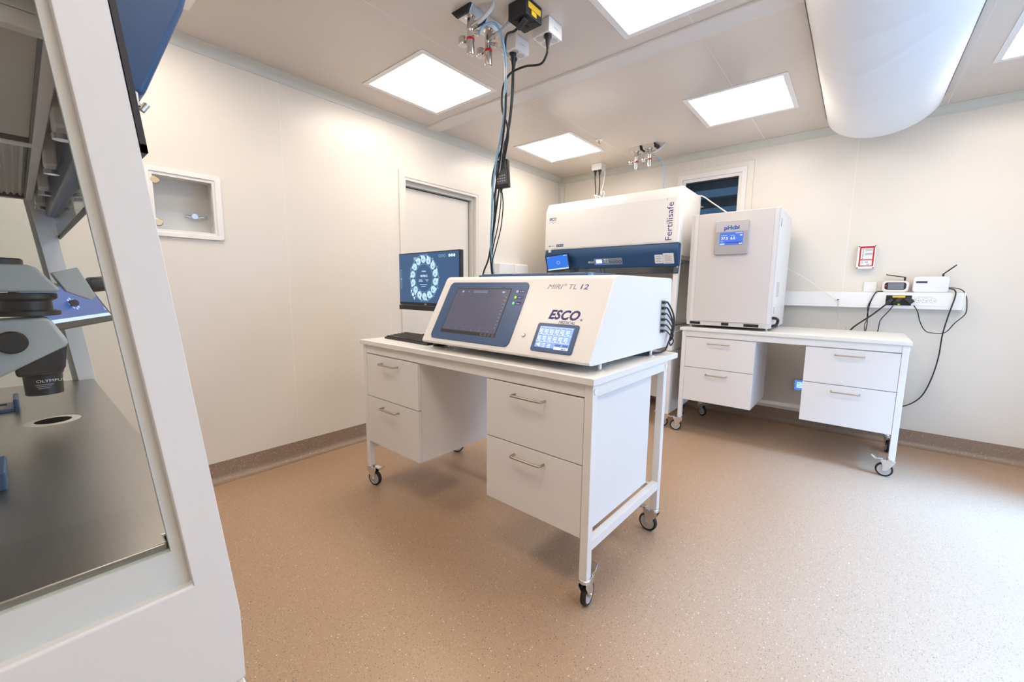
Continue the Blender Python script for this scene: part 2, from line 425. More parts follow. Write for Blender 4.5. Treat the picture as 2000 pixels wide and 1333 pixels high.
struct(MB().prism([(XL + a, YB + z) for a, z in cove_prof(.06)], .13, ZC - .05, 'z').build('trim_4', M_COVE, smooth=30))

# ================================================================== CEILING THINGS
M_LED = mat('led_diffuser', (.9, .9, .9), .5, emit=(1.0, .885, .755), estr=LAMP)
LX = [(-2.685, 'left wall column'), (-1.08, 'middle'), (.53, 'window side')]
LY = [.065, 1.67, 3.282]
lbl = {
    (0, 3): 'square ceiling light panel above the tall blue banded workstation',
    (1, 3): 'square ceiling light panel between the gas outlets and the round fabric duct',
    (2, 3): 'square ceiling light panel beyond the round fabric duct near the back wall',
    (0, 2): 'square ceiling light panel beside the black socket box, near the door',
    (1, 2): 'square ceiling light panel cut by the top of the picture above the socket boxes',
    (2, 2): 'square ceiling light panel beside the duct, over the bright floor',
    (0, 1): 'square ceiling light panel of which one corner shows above the blue control bar',
    (1, 1): 'square ceiling light panel overhead in front of the framed workstation',
    (2, 1): 'square ceiling light panel overhead beside the glazed wall',
    }
for i, (x, _) in enumerate(LX):
    for j, y in enumerate(LY):
        L = thing('ceiling_light', lbl[(i, j + 1)], 'light', (x, y, ZC), 0, 'square ceiling light panels')
        MB().ring(wr(-.034, .617, -.034, .621), wr(0, .583, 0, .587), -.004, 0, 'z').build('frame', M_WHITE, L, bevel=.001)
        MB().box(0, .583, 0, .587, -.0035, -.001).build('diffuser', M_LED, L)

# fabric air duct
DX, DRX, DRZ, DY1 = .011, .322, .205, 4.285
du = thing('fabric_air_duct', 'large white half round fabric air duct hung below the ceiling', 'duct', (0, 0, 0))
def duct_mesh():
    b = MB(); ys = []
    y = YF + .15
    while y < DY1 - .01: ys.append(y); y += .02
    ys += [DY1 - .03, DY1 - .012, DY1 - .003, DY1]
    n = 40; rng = random.Random(3); ph = [rng.uniform(0, 6) for _ in range(8)]
    folds = [(3.42, .55, .016), (3.50, .35, -.010), (2.95, .8, .014), (3.02, .7, -.008), (2.62, .3, .012), (3.70, -.4, .008), (3.15, -.5, .009), (2.2, .5, .01)]
    rings = []
    for yi, y in enumerate(ys):
        e = 1.0 if y < DY1 - .035 else (.992 if y < DY1 - .02 else (.982 if y < DY1 - .005 else .972))
        row = []
        for k in range(n + 1):
            a = PI * k / n
            wv = .004 * math.sin(9 * y + 3 * a + ph[0]) + .003 * math.sin(17 * y - 5 * a + ph[1])
            for fy, sl, am in folds:
                dd = (y - fy - sl * .25 * math.sin(a * 2 + fy)) / .022
                wv += 1.9 * am * math.exp(-dd * dd) * math.sin(a)
            s = e * (1 + wv * math.sin(a))
            row.append((DX + DRX * math.cos(a) * s, y, ZC - .012 - DRZ * math.sin(a) * s))
        rings.append(row)
    vs = [p for r in rings for p in r]; fs = []
    for i in range(len(ys) - 1):
        for k in range(n): fs.append((i * (n + 1) + k, i * (n + 1) + k + 1, (i + 1) * (n + 1) + k + 1, (i + 1) * (n + 1) + k))
    L = len(ys) - 1
    fs.append(tuple(L * (n + 1) + k for k in range(n + 1))); fs.append(tuple(k for k in range(n + 1))[::-1])
    for i in range(L): fs.append((i * (n + 1), (i + 1) * (n + 1), (i + 1) * (n + 1) + n, i * (n + 1) + n))
    return b.add(vs, fs)
duct_mesh().build('fabric_sleeve', M_FAB, du, smooth=50)
for sx in (-1, 1):
    MB().box(DX + sx * (DRX + .004) - .003, DX + sx * (DRX + .004) + .003, YF + .15, DY1 - .04, ZC - .020, ZC).build('rail', mat('grey_duct_rail', (.12, .13, .16), .5, noise=.05, nscale=30), du, bevel=.001)
MB().ring([(DX + .3 * math.cos(PI * k / 16), ZC - .004 - .18 * math.sin(PI * k / 16)) for k in range(17)], [(DX + .27 * math.cos(PI * k / 16), ZC - .003 - .16 * math.sin(PI * k / 16)) for k in range(17)], YF + .02, YF + .16, 'y').build('spigot', M_ALU, du)

# gas regulators on rails
def regulator(label, grp, x, y, rail, valve_dir=1, hose=True):
    t = thing('gas_regulator', label, 'regulator', (x, y, ZC), 0, grp)
    (x0, x1, y0, y1, axis, cap) = rail      # rail extents relative to x, y
    if axis == 'y':
        MB().prism([(x0, 0), (x1, 0), (x1 - .022, -.034), (x0 + .036, -.034)], y0, y1, 'y').build('rail', M_ALU, t, bevel=.002)
        MB().prism([(x0 - .001, 0), (x1 + .001, 0), (x1 - .021, -.0355), (x0 + .035, -.0355)], y0 - .012 if cap < 0 else y1, y0 if cap < 0 else y1 + .012, 'y').build('end_cap', M_BLACK, t)
    else:
        MB().prism([(y0, 0), (y1, 0), (y1 - .03, -.034), (y0 + .022, -.034)], x0, x1, 'x').build('rail', M_ALU, t, bevel=.002)
        MB().prism([(y0 - .001, 0), (y1 + .001, 0), (y1 - .029, -.0355), (y0 + .021, -.0355)], x1 if cap > 0 else x0 - .012, x1 + .012 if cap > 0 else x0, 'x').build('end_cap', M_BLACK, t)
    MB().lathe([(.024, -.030), (.026, -.036), (.0185, -.042), (.0185, -.085), (.0195, -.087), (.0195, -.094), (.0185, -.096), (.0185, -.128), (.0165, -.130)], (0, 0, 0)).build('body', M_CHROME, t, smooth=30)
    MB().lathe([(.0195, -.142), (.0205, -.141), (.0205, -.131), (.0195, -.130)], (0, 0, 0)).build('red_ring', M_RED, t, smooth=30)
    k = MB().lathe([(.0195, -.142), (.0195, -.200), (.0185, -.206), (.014, -.207)], (0, 0, 0)).build('knob', M_CHROME, t, smooth=30)
    MB().lathe([(.0125, -.2075), (.0125, -.2085)], (0, 0, 0)).build('knob_dial', mat('pink_print_dial', (.75, .55, .52), .4, noise=.3, nscale=300), k)
    ga = MB().lathe([(.0215, -.148), (.0225, -.146), (.0225, -.112), (.0215, -.110)], (-.060, .004, .006)).build('gauge', M_CHROME, t, smooth=30)
    MB().lathe([(.020, -.1485), (.020, -.1480)], (-.060, .004, .006)).build('gauge_face', M_PAPER, ga)
    MB().cyl((-.040, .003, -.122), (-.012, 0, -.115), .008).build('gauge_stem', M_CHROME, t)
    v = MB().cyl((.012, 0, -.078), (.050, .006, -.068), .011).cyl((.028, .003, -.074), (.036, .005, -.072), .015).build('valve', M_CHROME, t, smooth=30)
    MB().cyl((.012, 0, -.105), (.040, .012, -.112), .009).cyl((.034, .010, -.112), (.046, .014, -.115), .013).build('outlet', M_CHROME, t, smooth=30)
    MB().tube([(.045, .005, -.070), (.075, .010, -.062), (.105, .020, -.040), (.125, .028, -.016), (.128, .030, .002)], .0105, n=12).build('supply_pipe', M_TUBEC, t, smooth=40)
    return t
regulator('chrome gas regulator at the black capped end of the ceiling rail over the desk', 'ceiling gas regulators', -1.61, 1.58, (-.092, .043, -.032, .066, 'y', -1))
regulator('chrome gas regulator beside the hanging cable bundle, second on its ceiling rail', 'ceiling gas regulators', -1.61, 1.712, (-.092, .043, -.052, .075, 'y', -1))
regulator('distant chrome gas regulator nearer the corner, above the blue banded workstation', 'ceiling gas regulators', -1.79, 4.026, (-.058, .046, -.05, .10, 'x', 1))
regulator('distant chrome gas regulator with the thin blue hose, above the blue banded workstation', 'ceiling gas regulators', -1.65, 4.012, (-.068, .046, -.036, .10, 'x', 1))

# socket boxes on the ceiling
def socket_box(label, x0, x1, y0, y1, h, m, msock, black=False):
    t = thing('socket_box', label, 'socket', ((x0 + x1) / 2, (y0 + y1) / 2, ZC), 0, 'ceiling socket boxes')
    a, c = (x1 - x0) / 2, (y1 - y0) / 2
    MB().box(-a, a, -c, c, -h, 0).build('housing', m, t, bevel=.004)
    for ix, iy in ((-1, -1), (1, -1), (-1, 1), (1, 1)):
        s = MB().lathe([(.0215, -h - .0018), (.0215, -h + .001), (.0185, -h + .001), (.0185, -h - .0012), (.018, -h - .0004)], (ix * a * .42, iy * c * .46, 0), n=20).build('socket', msock, t, smooth=30)
        MB().cyl((ix * a * .42 - .009, iy * c * .46, -h - .0008), (ix * a * .42 - .009, iy * c * .46, -h - .0002), .003, n=8).cyl((ix * a * .42 + .009, iy * c * .46, -h - .0008), (ix * a * .42 + .009, iy * c * .46, -h - .0002), .003, n=8).build('pin_hole', M_INK if not black else M_CHROME, s)
    if black:
        MB().box(a, a + .0006, -c + .02, c - .012, -.045, -.018).box(a, a + .0006, -.02, .02, -.068, -.048).build('label_tape', M_YEL, t)
    else:
        b = MB()
        for q in range(5): b.box(a, a + .0005, -.020 + q * .009, -.015 + q * .009, -.040, -.035)
        b.build('printed_mark', mat('pale_print', (.50, .49, .50), .5, noise=.05, nscale=90), t)
    return t
M_SOCKW = mat('socket_ivory', (.60, .57, .53), .4, noise=.02, nscale=50)
socket_box('black ceiling socket box with yellow label tape', -1.435, -1.325, 1.665, 1.795, .078, M_BLACK, M_BLACK, True)
socket_box('white ceiling socket box with one black plug, beside the black box', -1.435, -1.325, 1.857, 1.976, .072, M_PLAST, M_SOCKW)
socket_box('white ceiling socket box behind the hanging cables with two black plugs', -1.66, -1.548, 1.862, 1.980, .072, M_PLAST, M_SOCKW)
socket_box('small distant white socket box over the tall blue banded workstation', -2.392, -2.272, 4.214, 4.318, .07, M_PLAST, M_SOCKW)

# sprinkler head
sp = thing('sprinkler_head', 'small brass sprinkler head on a white ceiling rose', 'sprinkler', (-1.971, 3.593, ZC))
MB().lathe([(.036, 0), (.034, -.006), (.012, -.010)], (0, 0, 0)).build('rose', M_PLAST, sp, smooth=30)
MB().cyl((0, 0, -.008), (0, 0, -.04), .007).cyl((0, 0, -.04), (0, 0, -.043), .014).build('nozzle', M_BRASS, sp)

# ================================================================== DESKS
def caster(parent, x, y, ang, leg_z=.13):
    M = Matrix.Translation((x, y, 0)) @ Matrix.Rotation(ang, 4, 'Z')
    f = MB()
    f.lathe([(.021, .131), (.024, .128), (.024, .116), (.018, .112)], (0, 0, 0), n=20)
    for s in (-1, 1):
        poly = [(-.022, .118), (.050, .118), (.054, .108), (.040, .080), (.040, .040), (.022, .040), (.004, .062), (-.022, .104)]
        f.prism(poly, s * .0165 - .0012, s * .0165 + .0012, 'y')
    f.box(-.020, .052, -.0175, .0175, .1155, .1185)
    fo = f.build('caster', M_ZINC, parent, M, bevel=.0008)
    w = MB().lathe([(.037, -.011), (.0445, -.011), (.0475, -.006), (.0475, .006), (.0445, .011), (.037, .011), (.036, .009), (.036, -.009), (.037, -.011)], (.030, 0, .0475), (0, 1, 0), n=32, cap=False).build('tyre', M_RUB, fo, smooth=40)
    MB().lathe([(.010, -.0125), (.010, -.0105), (.033, -.0085), (.0345, -.0105), (.037, -.0105), (.037, .0105), (.0345, .0105), (.033, .0085), (.010, .0105), (.010, .0125)], (.030, 0, .0475), (0, 1, 0), n=32).build('wheel_disc', M_WHEELC, fo, smooth=30)
    MB().cyl((.030, -.021, .0475), (.030, .021, .0475), .0055, n=10).build('axle', M_ZINC, fo)
    MB().prism([(.040, .120), (.075, .114), (.078, .108), (.094, .122), (.106, .134), (.102, .137), (.088, .128), (.076, .122), (.042, .128)], -.014, .014, 'y').build('brake_lever', M_ZINC, fo, bevel=.001)
    return fo

def desk(name, label, loc, rz, W, D, LEGR, cabs, cast, group, cabd):
    # local origin = front right corner of the top at floor level; x runs left (negative), y runs back
    t = thing(name, label, 'desk', loc, rz, group)
    MB().box(-W, 0, 0, D, .905, .93).build('tabletop', M_TOP, t, bevel=.0015)
    xs = (-.044, -W + .018); ys = (.013, LEGR)
    for ix, x in enumerate(xs):
        for iy, y in enumerate(ys):
            MB().box(x, x + .035, y, y + .035, .13, .905).build('leg', M_WHITE, t, bevel=.003)
            MB().cyl((x + (.035 if ix == 0 else 0), y + .0175, .878), (x + (.0385 if ix == 0 else -.0035), y + .0175, .878), .012, n=16).build('leg_cap', M_PLAST, t, bevel=.001)
    MB().box(-W + .053, -.044, .016, .041, .853, .905).build('front_rail', M_WHITE, t, bevel=.002)
    MB().box(-W + .053, -.044, LEGR + .005, LEGR + .03, .855, .905).build('rear_rail', M_WHITE, t, bevel=.002)
    MB().box(-W + .053, -.044, LEGR + .005, LEGR + .03, .225, .258).build('rear_foot_rail', M_WHITE, t, bevel=.002)
    for x in xs:
        MB().box(x + .005, x + .033, .048, LEGR, .855, .905).build('side_rail', M_WHITE, t, bevel=.002)
        MB().box(x + .003, x + .033, .048, LEGR, .243, .285).build('side_foot_rail', M_WHITE, t, bevel=.002)
    for (c0, c1) in cabs:
        MB().box(c0, c1, .034, cabd, .297, .852).build('cabinet_body', M_LAM, t, bevel=.001)
        for z0, z1, hz in ((.5912, .8475, .806), (.297, .5868, .541)):
            dr = MB().box(c0 + .001, c1 - .001, .014, .033, z0, z1).build('drawer', M_LAM, t, bevel=.0008)
            hc = (c0 + c1) / 2 - .005; h = .078
            MB().tube([(hc - h, .014, hz), (hc - h, -.008, hz), (hc - h + .003, -.016, hz), (hc - h + .012, -.020, hz), (hc, -.0205, hz), (hc + h - .012, -.020, hz), (hc + h - .003, -.016, hz), (hc + h, -.008, hz), (hc + h, .014, hz)], .0052, n=10, sub=3).build('handle', M_HANDLE, dr, smooth=40)
    for (ix, iy, ang) in cast:
        caster(t, xs[ix] + .0175, ys[iy] + .0175, ang)
    return t
desk('mobile_desk', 'white mobile desk with four drawers carrying the time lapse incubator', (-.693, 1.287, 0), R(-1.0), 1.622, .848, .70,
     ((-.547, -.0445), (-1.567, -1.056)), ((0, 0, R(97)), (1, 0, R(14)), (0, 1, R(176)), (1, 1, R(60))), 'white mobile desks', .63)
desk('mobile_desk', 'white mobile desk against the back wall carrying the tall grey incubator', (.298, 3.655, 0), R(-.5), 1.46, .757, .63,
     ((-.557, -.0445), (-1.4065, -.879)), ((0, 0, R(178)), (1, 0, R(198)), (0, 1, R(-80)), (1, 1, R(-30))), 'white mobile desks', .58)

# ================================================================== TIME LAPSE INCUBATOR
TL = thing('time_lapse_incubator', 'white bench top time lapse incubator with slanted front and two screens', 'incubator', (-.735, 1.335, .93), R(-1.0))
def tl_prof():
    p = [(.045, .032), (.014, .0325), (.001, .036), (-.006, .0445)]
    p += [(.166, .3575), (.172, .366), (.182, .373), (.198, .3765)]
    p += [(.775, .3765), (.785, .367), (.785, .032)]
    return p
MB().prism(tl_prof(), -1.010, -.002, 'x').build('body', M_BODY, TL, bevel=.004, seg=3)
# face frame: u along x (0 = right edge), v up the slope from (0, .055)
FM = frame_on((0, -.0003, .0552), (1, 0, 0), (0, .165, .30))
FM1 = FM @ Matrix.Scale(1.077, 4, (0, 1, 0))
FM2 = FM @ Matrix.Translation((0, .0035, 0)) @ Matrix.Scale(1.045, 4, (0, 1, 0))
def onface(du=0, dv=0, dw=0): return FM @ Matrix.Translation((du, dv, dw))
V0 = 0.0  # shift between measured and modelled face coordinate
def FR_(u0, u1, v0, v1, r, w0, w1): return MB().rrect(u0, u1, v0 + V0, v1 + V0, r, w0, w1)
bz = FR_(-.952, -.412, .008, .308, .026, 0, .004).build('display_bezel', M_BEZB, TL, FM1, bevel=.0015)
FR_(-.885, -.508, .042, .276, .002, .004, .0045).build('screen_border', M_BLACK, bz)
SCR = emis('dim_graph_screen', (.062, .060, .100), 1.0)
FR_(-.881, -.512, .058, .272, .001, .0045, .0050).build('screen', SCR, bz)
GL = emis('graph_lines', (.10, .105, .20), 1.0); GLB = emis('graph_icons', (.30, .42, .75), 1.0)
b = MB()
for k in range(11): b.box(-.868, -.535, .086 + k * .0155, .0865 + k * .0155, .005, .0052)
for k in range(9): b.box(-.868 + k * .0416, -.8675 + k * .0416, .07, .245, .005, .0052)
b.box(-.868, -.535, .0775, .079, .005, .0052)
b.build('graph_grid', GL, bz)
b = MB()
for k in range(10): b.box(-.529, -.522, .084 + k * .0165, .086 + k * .0165, .005, .0052)
for k in range(6): b.box(-.84 + k * .055, -.834 + k * .055, .066, .0675, .005, .0052)
b.box(-.838, -.825, .253, .262, .005, .0052); b.box(-.79, -.785, .255, .260, .005, .0052); b.box(-.56, -.542, .254, .261, .005, .0052)
for k in range(6):
    x = -.752 + k * .0165
    b.add(*(lambda q: (q.v, q.f))(MB().ring(wr(x, x + .011, .252, .263), wr(x + .0012, x + .0098, .2532, .2618), .005, .0052, 'z')))
b.build('screen_icons', GLB, bz)
b = MB()
for k in range(4): b.add(*(lambda q: (q.v, q.f))(MB().ring(wr(-.60 + k * .024, -.588 + k * .024, .045, .055), wr(-.598 + k * .024, -.590 + k * .024, .0465, .0535), .0046, .005, 'z')))
b.build('toolbar_icons', emis('toolbar_icon_grey', (.16, .15, .17), 1.0), bz)
for (v, c, st) in ((.262, (.8, .78, .7), .6), (.234, (.35, .9, .05), 1.2), (.206, (.15, .95, .25), 1.2)):
    MB().lathe([(.006, 0), (.006, .002), (.003, .003)], (-.468, v + V0, .004), n=14).build('indicator_lamp', emis('indicator_%d' % int(v * 1000), c, st), bz)
    MB().rrect(-.458, -.424, v - .007 + V0, v + .007 + V0, .006, .004, .0046).build('indicator_label', M_TXTB, bz)
for v, s_ in ((.262, 'ALARM'), (.234, 'Line 1'), (.206, 'Status')):
    lettering(s_, .0085, emis('label_text_pale', (.5, .5, .6), 1), bz, Matrix.Translation((-.441, v - .003 + V0, .0047)), align='CENTER')
k = MB().lathe([(.0085, 0), (.0085, .004), (.006, .006)], (-.349, .074, 0), n=20).build('key_lock', M_CHROME, TL, FM, smooth=30)
bz2 = FR_(-.290, -.088, .007, .128, .010, 0, .005).build('status_bezel', M_BEZB, TL, FM2, bevel=.0015)
FR_(-.272, -.108, .024, .114, .001, .005, .0055).build('status_screen', emis('status_screen_blue', (.17, .32, .85), 1.15), bz2)
WHT = emis('status_screen_white', (.85, .92, 1.0), 1.1)
b = MB()
for r_ in range(2):
    for c_ in range(6):
        x = -.268 + c_ * .0262; y = .078 - r_ * .030 + V0
        b.box(x, x + .0045, y + .008, y + .024, .0055, .0057)
        for q in range(3): b.box(x + .007, x + .011, y + .003 + q * .008, y + .008 + q * .008, .0055, .0057).box(x + .0125, x + .0155, y + .003 + q * .008, y + .008 + q * .008, .0055, .0057)
for c_ in range(7): b.box(-.272 + c_ * .0262 + .0, -.2712 + c_ * .0262, .048 + V0, .111 + V0, .0055, .0057)
b.box(-.272, -.108, .0475 + V0, .049 + V0, .0055, .0057); b.box(-.272, -.108, .0785 + V0, .0795 + V0, .0055, .0057); b.box(-.272, -.108, .1095 + V0, .1105 + V0, .0055, .0057)
b.prism([(-.268, .035), (-.247, .025), (-.247, .044)], .0055, .0057, 'z')
b.box(-.242, -.241, .024, .044, .0055, .0057)
for q in range(2):
    for p_ in range(3): b.box(-.236 + q * .026, -.221 + q * .026, .025 + p_ * .0065, .028 + p_ * .0065, .0055, .0057)
b.box(-.176, -.108, .021, .031, .0055, .0057)
b.build('status_readout', WHT, bz2)
MB().box(-.172, -.146, .034, .042, .0055, .0058).box(-.138, -.112, .034, .042, .0055, .0058).build('status_buttons', emis('status_button_blue', (.06, .10, .35), 1), bz2)
lettering('esco', .0115, M_TXTB, bz2, Matrix.Translation((-.140, .0225, .0058)), shear=.3, bold=.02)
lettering('MIRI', .0335, M_TXTG, TL, onface(-.312, .300, .0002), shear=.25, xs=1.22)
lettering('\u00ae', .016, M_TXTG, TL, onface(-.226, .315, .0002))
lettering('TL', .0335, M_TXTG, TL, onface(-.205, .300, .0002), shear=.1, xs=1.2)
lettering('12', .0335, M_TXTB, TL, onface(-.152, .300, .0002), shear=.12, xs=1.35)
lettering('ESCO', .058, M_TXTB, TL, onface(-.254, .160, .0002), shear=.22, bold=.035, xs=.98, spacing=1.05)
lettering('\u00ae', .014, M_TXTB, TL, onface(-.098, .157, .0002))
lettering('MEDICAL', .0175, M_TXTB, TL, onface(-.196, .1405, .0002), shear=.22, xs=1.1)
for x, y in ((-.90, .09), (-.02, .105), (-.90, .62), (-.02, .60)):
    MB().lathe([(.022, 0), (.022, .004), (.014, .008), (.008, .010), (.008, .036)], (x, y, 0), n=20).build('levelling_foot', M_ALU, TL, smooth=35)
# port strip on the right side with six plugs and their cables
MB().box(-.001, .0008, .655, .708, .108, .270).build('port_strip', mat('port_strip_grey', (.55, .52, .48), .45, noise=.03, nscale=50), TL)
cbl = MB()
for q in range(6):
    z = .258 - q * .0275
    MB().box(0, .016, .655, .678, z - .0065, z + .0065).build('plug', M_BLACK, TL, bevel=.0015)
    MB().tube([(.010, .676, z), (.016, .70, z - .004), (.020 + .003 * q, .745 + .03 * max(0, 2 - q) / 2, z - .05 - .02 * (1 if q < 2 else 0)), (.020, .752 + .028 * max(0, 2 - q) / 2, min(z - .08, .11)), (.016, .735, .06), (.010, .69, .018), (-.03, .60, .008 + q * .002), (-.10, .52, .006), (-.20, .52, .006)], .0032 if q > 1 else .0042, n=7, sub=5).build('data_cable', M_CABLE, TL, smooth=60)
# lid tray on top
tr = thing('lid_tray', 'thin dark blue lid tray lying along the top of the time lapse incubator', 'tray', (-.735, 1.335, .93 + .3755), R(-1.0))
MB().box(-.99, -.255, .44, .70, 0, .006).build('tray_floor', M_BEZB, tr)
for k in range(6): MB().box(-.985 + k * .122, -.985 + k * .122 + .108, .425, .70, .002, .024).build('lid', M_BEZB, tr, bevel=.004)
MB().box(-1.0, -.256, .405, .425, 0, .018).build('rim', M_BEZB, tr, bevel=.003)
MB().prism([(-.260, .003), (-.243, .0), (-.240, .020), (-.256, .022)], .395, .42, 'y').build('end_clip', mat('pale_blue_plastic', (.10, .28, .60), .35, noise=.05, nscale=50), tr, bevel=.002)

# ================================================================== ALL-IN-ONE, KEYBOARD, MOUSE
AI = thing('desktop_monitor', 'black all in one computer screen showing a ring of embryo pictures', 'monitor', (-2.138, 1.70, .93), R(-1))
MB().box(-.306, .318, 0, .028, .20, .545).build('housing', M_BLACK, AI, bevel=.003)
MB().rrect(-.20, .20, .23, .50, .03, .028, .045, axis='y').build('rear_cover', M_BLACK, AI, bevel=.004)
MB().box(-.308, .320, -.006, .028, .168, .198).build('speaker_bar', M_BLACK, AI, bevel=.003)
MB().cyl((.06, .05, .012), (.06, .05, .34), .022).build('stand_neck', M_BLACK, AI, smooth=40)
MB().rrect(-.07, .19, .0, .17, .02, 0, .012).build('stand_base', M_BLACK, AI, bevel=.002)
SM = frame_on((0, -.0005, .372), (1, 0, 0), (0, 0, 1))
s_ = MB().box(-.298, .310, -.152, .166, 0, .0006).build('screen', emis('embryo_screen_blue', (.022, .085, .20), 1.0), AI, SM)
WB = emis('screen_ice_white', (.62, .84, 1.0), 1.0); WB2 = emis('embryo_pale', (.50, .72, .90), 1.0); LB = emis('screen_line_blue', (.25, .52, .78), 1.0); DB = emis('screen_dark_blue', (.02, .06, .13), 1.0)
b = MB(); bd = MB(); bl = MB()
for k in range(14):
    a = 2 * PI * (k + .5) / 14 + .02; x, y = .119 * math.cos(a) - .030, .119 * math.sin(a) + .008
    MB().lathe([(.0238, .0006), (.0238, .0010)], (x, y, 0), n=18).build('embryo_picture', WB2, s_)
    rx, ry = .139 * math.cos(a + .13) - .030, .139 * math.sin(a + .13) + .008
    b.add(*(lambda q: (q.v, q.f))(MB().lathe([(.008, .0006), (.008, .0010)], (rx, ry, 0), n=8)))
    dx, dy = x + random.uniform(-.006, .006), y + random.uniform(-.008, .004)
    bd.add(*(lambda q: (q.v, q.f))(MB().lathe([(.0070, .0010), (.0070, .0012)], (dx, dy, 0), n=10)))
    b.add(*(lambda q: (q.v, q.f))(MB().lathe([(.0025, .0006), (.0025, .0010)], (.158 * math.cos(a + .22) - .030, .153 * math.sin(a + .22) + .008, 0), n=6)))
def circ(r, n=40): return [(r * math.cos(2 * PI * k / n) - .030, r * math.sin(2 * PI * k / n) + .008) for k in range(n)]
for r0, r1 in ((.0895, .0912), (.1435, .1455), (.1485, .1497)): bl.ring(circ(r1), circ(r0), .0006, .0009, 'z')
for (x0, x1, y0, y1) in ((-.135, -.105, .138, .141), (-.135, -.115, .131, .134), (-.082, -.047, -.006, -.003), (-.087, -.040, -.015, -.011), (-.014, .018, -.006, -.003), (-.002, .004, -.015, -.011), (-.072, .003, -.036, -.033), (-.057, -.012, -.048, -.045)): b.box(x0, x1, y0, y1, .0006, .001)
for k in range(3): b.add(*(lambda q: (q.v, q.f))(MB().lathe([(.0095, .0006), (.0095, .001)], (.216 + k * .022 + .008, .142, 0), n=14)))
for k in range(3): bl.add(*(lambda q: (q.v, q.f))(MB().ring([(.130 + k * .024 + .009 * math.cos(2 * PI * j / 14), .142 + .009 * math.sin(2 * PI * j / 14)) for j in range(14)], [(.130 + k * .024 + .007 * math.cos(2 * PI * j / 14), .142 + .007 * math.sin(2 * PI * j / 14)) for j in range(14)], .0006, .001, 'z')))
bl.ring(rr(-.288, -.274, -.062, .066, .004, 3), rr(-.2865, -.2755, -.0605, .0645, .0035, 3), .0006, .001, 'z')
b.lathe([(.004, .0006), (.004, .001)], (-.281, .002, 0), n=10)
b.lathe([(.012, .0006), (.012, .001)], (-.152, -.100, 0), n=14)
b.prism([(-.176, -.072), (-.160, -.066), (-.164, -.088), (-.172, -.090)], .0006, .001, 'z'); b.prism([(-.146, -.114), (-.128, -.118), (-.134, -.136), (-.142, -.128)], .0006, .001, 'z')
b.build('screen_marks', WB, s_, kind='stuff'); bd.build('embryo_spots', emis('screen_mid_blue', (.20, .38, .52), 1.0), s_); bl.build('ring_lines', LB, s_)
lettering('Active', .017, WB, s_, Matrix.Translation((-.030, .046, .0008)), align='CENTER', bold=.01)
lettering('NU3013', .021, WB, s_, Matrix.Translation((-.030, .014, .0008)), align='CENTER', bold=.02)
lettering('DELL', .011, M_PAPER, AI, Matrix.Translation((-.012, -.0045, .207)) @ Matrix.Rotation(R(90), 4, 'X'), align='CENTER', bold=.01)

KB = thing('computer_keyboard', 'black computer keyboard at the end of the desk', 'keyboard', (-2.02, 1.52, .93), R(-3))
MB().prism([(-.085, .004), (-.080, .012), (.075, .026), (.085, .020), (.085, .002), (-.082, 0)], -.225, .225, 'x').build('base', M_BLACK, KB, bevel=.002)
b = MB()
for r_ in range(6):
    n = 15 if r_ < 5 else 17
    for c_ in range(21):
        x = -.214 + c_ * .0206
        if r_ == 0 and 3 <= c_ <= 8 and c_ != 3: continue
        x1 = x + .0172 + (.0206 * 5 if (r_ == 0 and c_ == 3) else 0)
        y = -.072 + r_ * .0245; z = .0125 + .0022 * r_
        b.prism([(x, y), (x1, y), (x1, y + .020), (x, y + .020)], z, z + .007, 'z')
b.build('keys', mat('keycap_black', (.022, .021, .020), .35, noise=.1, nscale=60), KB, kind='stuff')
MS = thing('computer_mouse', 'small black computer mouse half hidden under the front corner of the incubator', 'mouse', (-1.752, 1.475, .93), R(10))
MB().lathe([(.028, 0), (.030, .006), (.028, .016), (.021, .025), (.010, .030), (.001, .031)], (0, 0, 0), n=20).build('shell', M_BLACK, MS, Matrix.Scale(1.6, 4, (0, 1, 0)), smooth=60)
MB().cyl((-.003, .022, .029), (.003, .022, .029), .006, n=12).build('wheel', M_RUB, MS)

# ================================================================== HANGING CABLES OVER THE DESK
def cable(label, pts, r, m, cat='cable', group=None, plugs=(), name='power_cable', sub=6, ties=()):
    t = thing(name, label, cat, pts[0], 0, group)
    o = Vector(pts[0])
    MB().tube([Vector(p) - o for p in pts], r, sub=sub).build('sheath', m, t, smooth=60)
    for (p, d, kind) in plugs:
        p = Vector(p) - o; d = Vector(d).normalized()
        if kind == 'round': MB().lathe([(.0205, 0), (.0205, .012), (.013, .022), (.009, .050), (.007, .062)], p, d, n=16).build('plug', M_BLACK, t, smooth=35)
        else: MB().obox(frame_on(p + d * .026, d.orthogonal(), d.cross(d.orthogonal())), .034, .024, .060).build('plug', M_PLUG, t, bevel=.005)
    for p in ties:
        MB().lathe([(.013, -.0025), (.0145, 0), (.013, .0025)], Vector(p) - o, (0, 0, 1), n=14).build('cable_tie', M_PLAST, t, smooth=60)
    return t
H = 'cables hanging from the ceiling over the desk'
cable('black power cable from the black ceiling box down the hanging bundle', [(-1.375, 1.70, 2.535), (-1.42, 1.70, 2.515), (-1.49, 1.72, 2.53), (-1.535, 1.76, 2.50), (-1.565, 1.80, 2.40), (-1.60, 1.84, 2.22), (-1.70, 1.92, 2.06), (-1.80, 1.98, 1.85), (-1.868, 2.04, 1.65), (-1.905, 2.05, 1.48), (-1.93, 2.10, 1.34), (-1.93, 2.16, 1.15)], .0062, M_CABLE, group=H, plugs=(((-1.352, 1.70, 2.545), (-1, .1, -.45), 'flat'),))
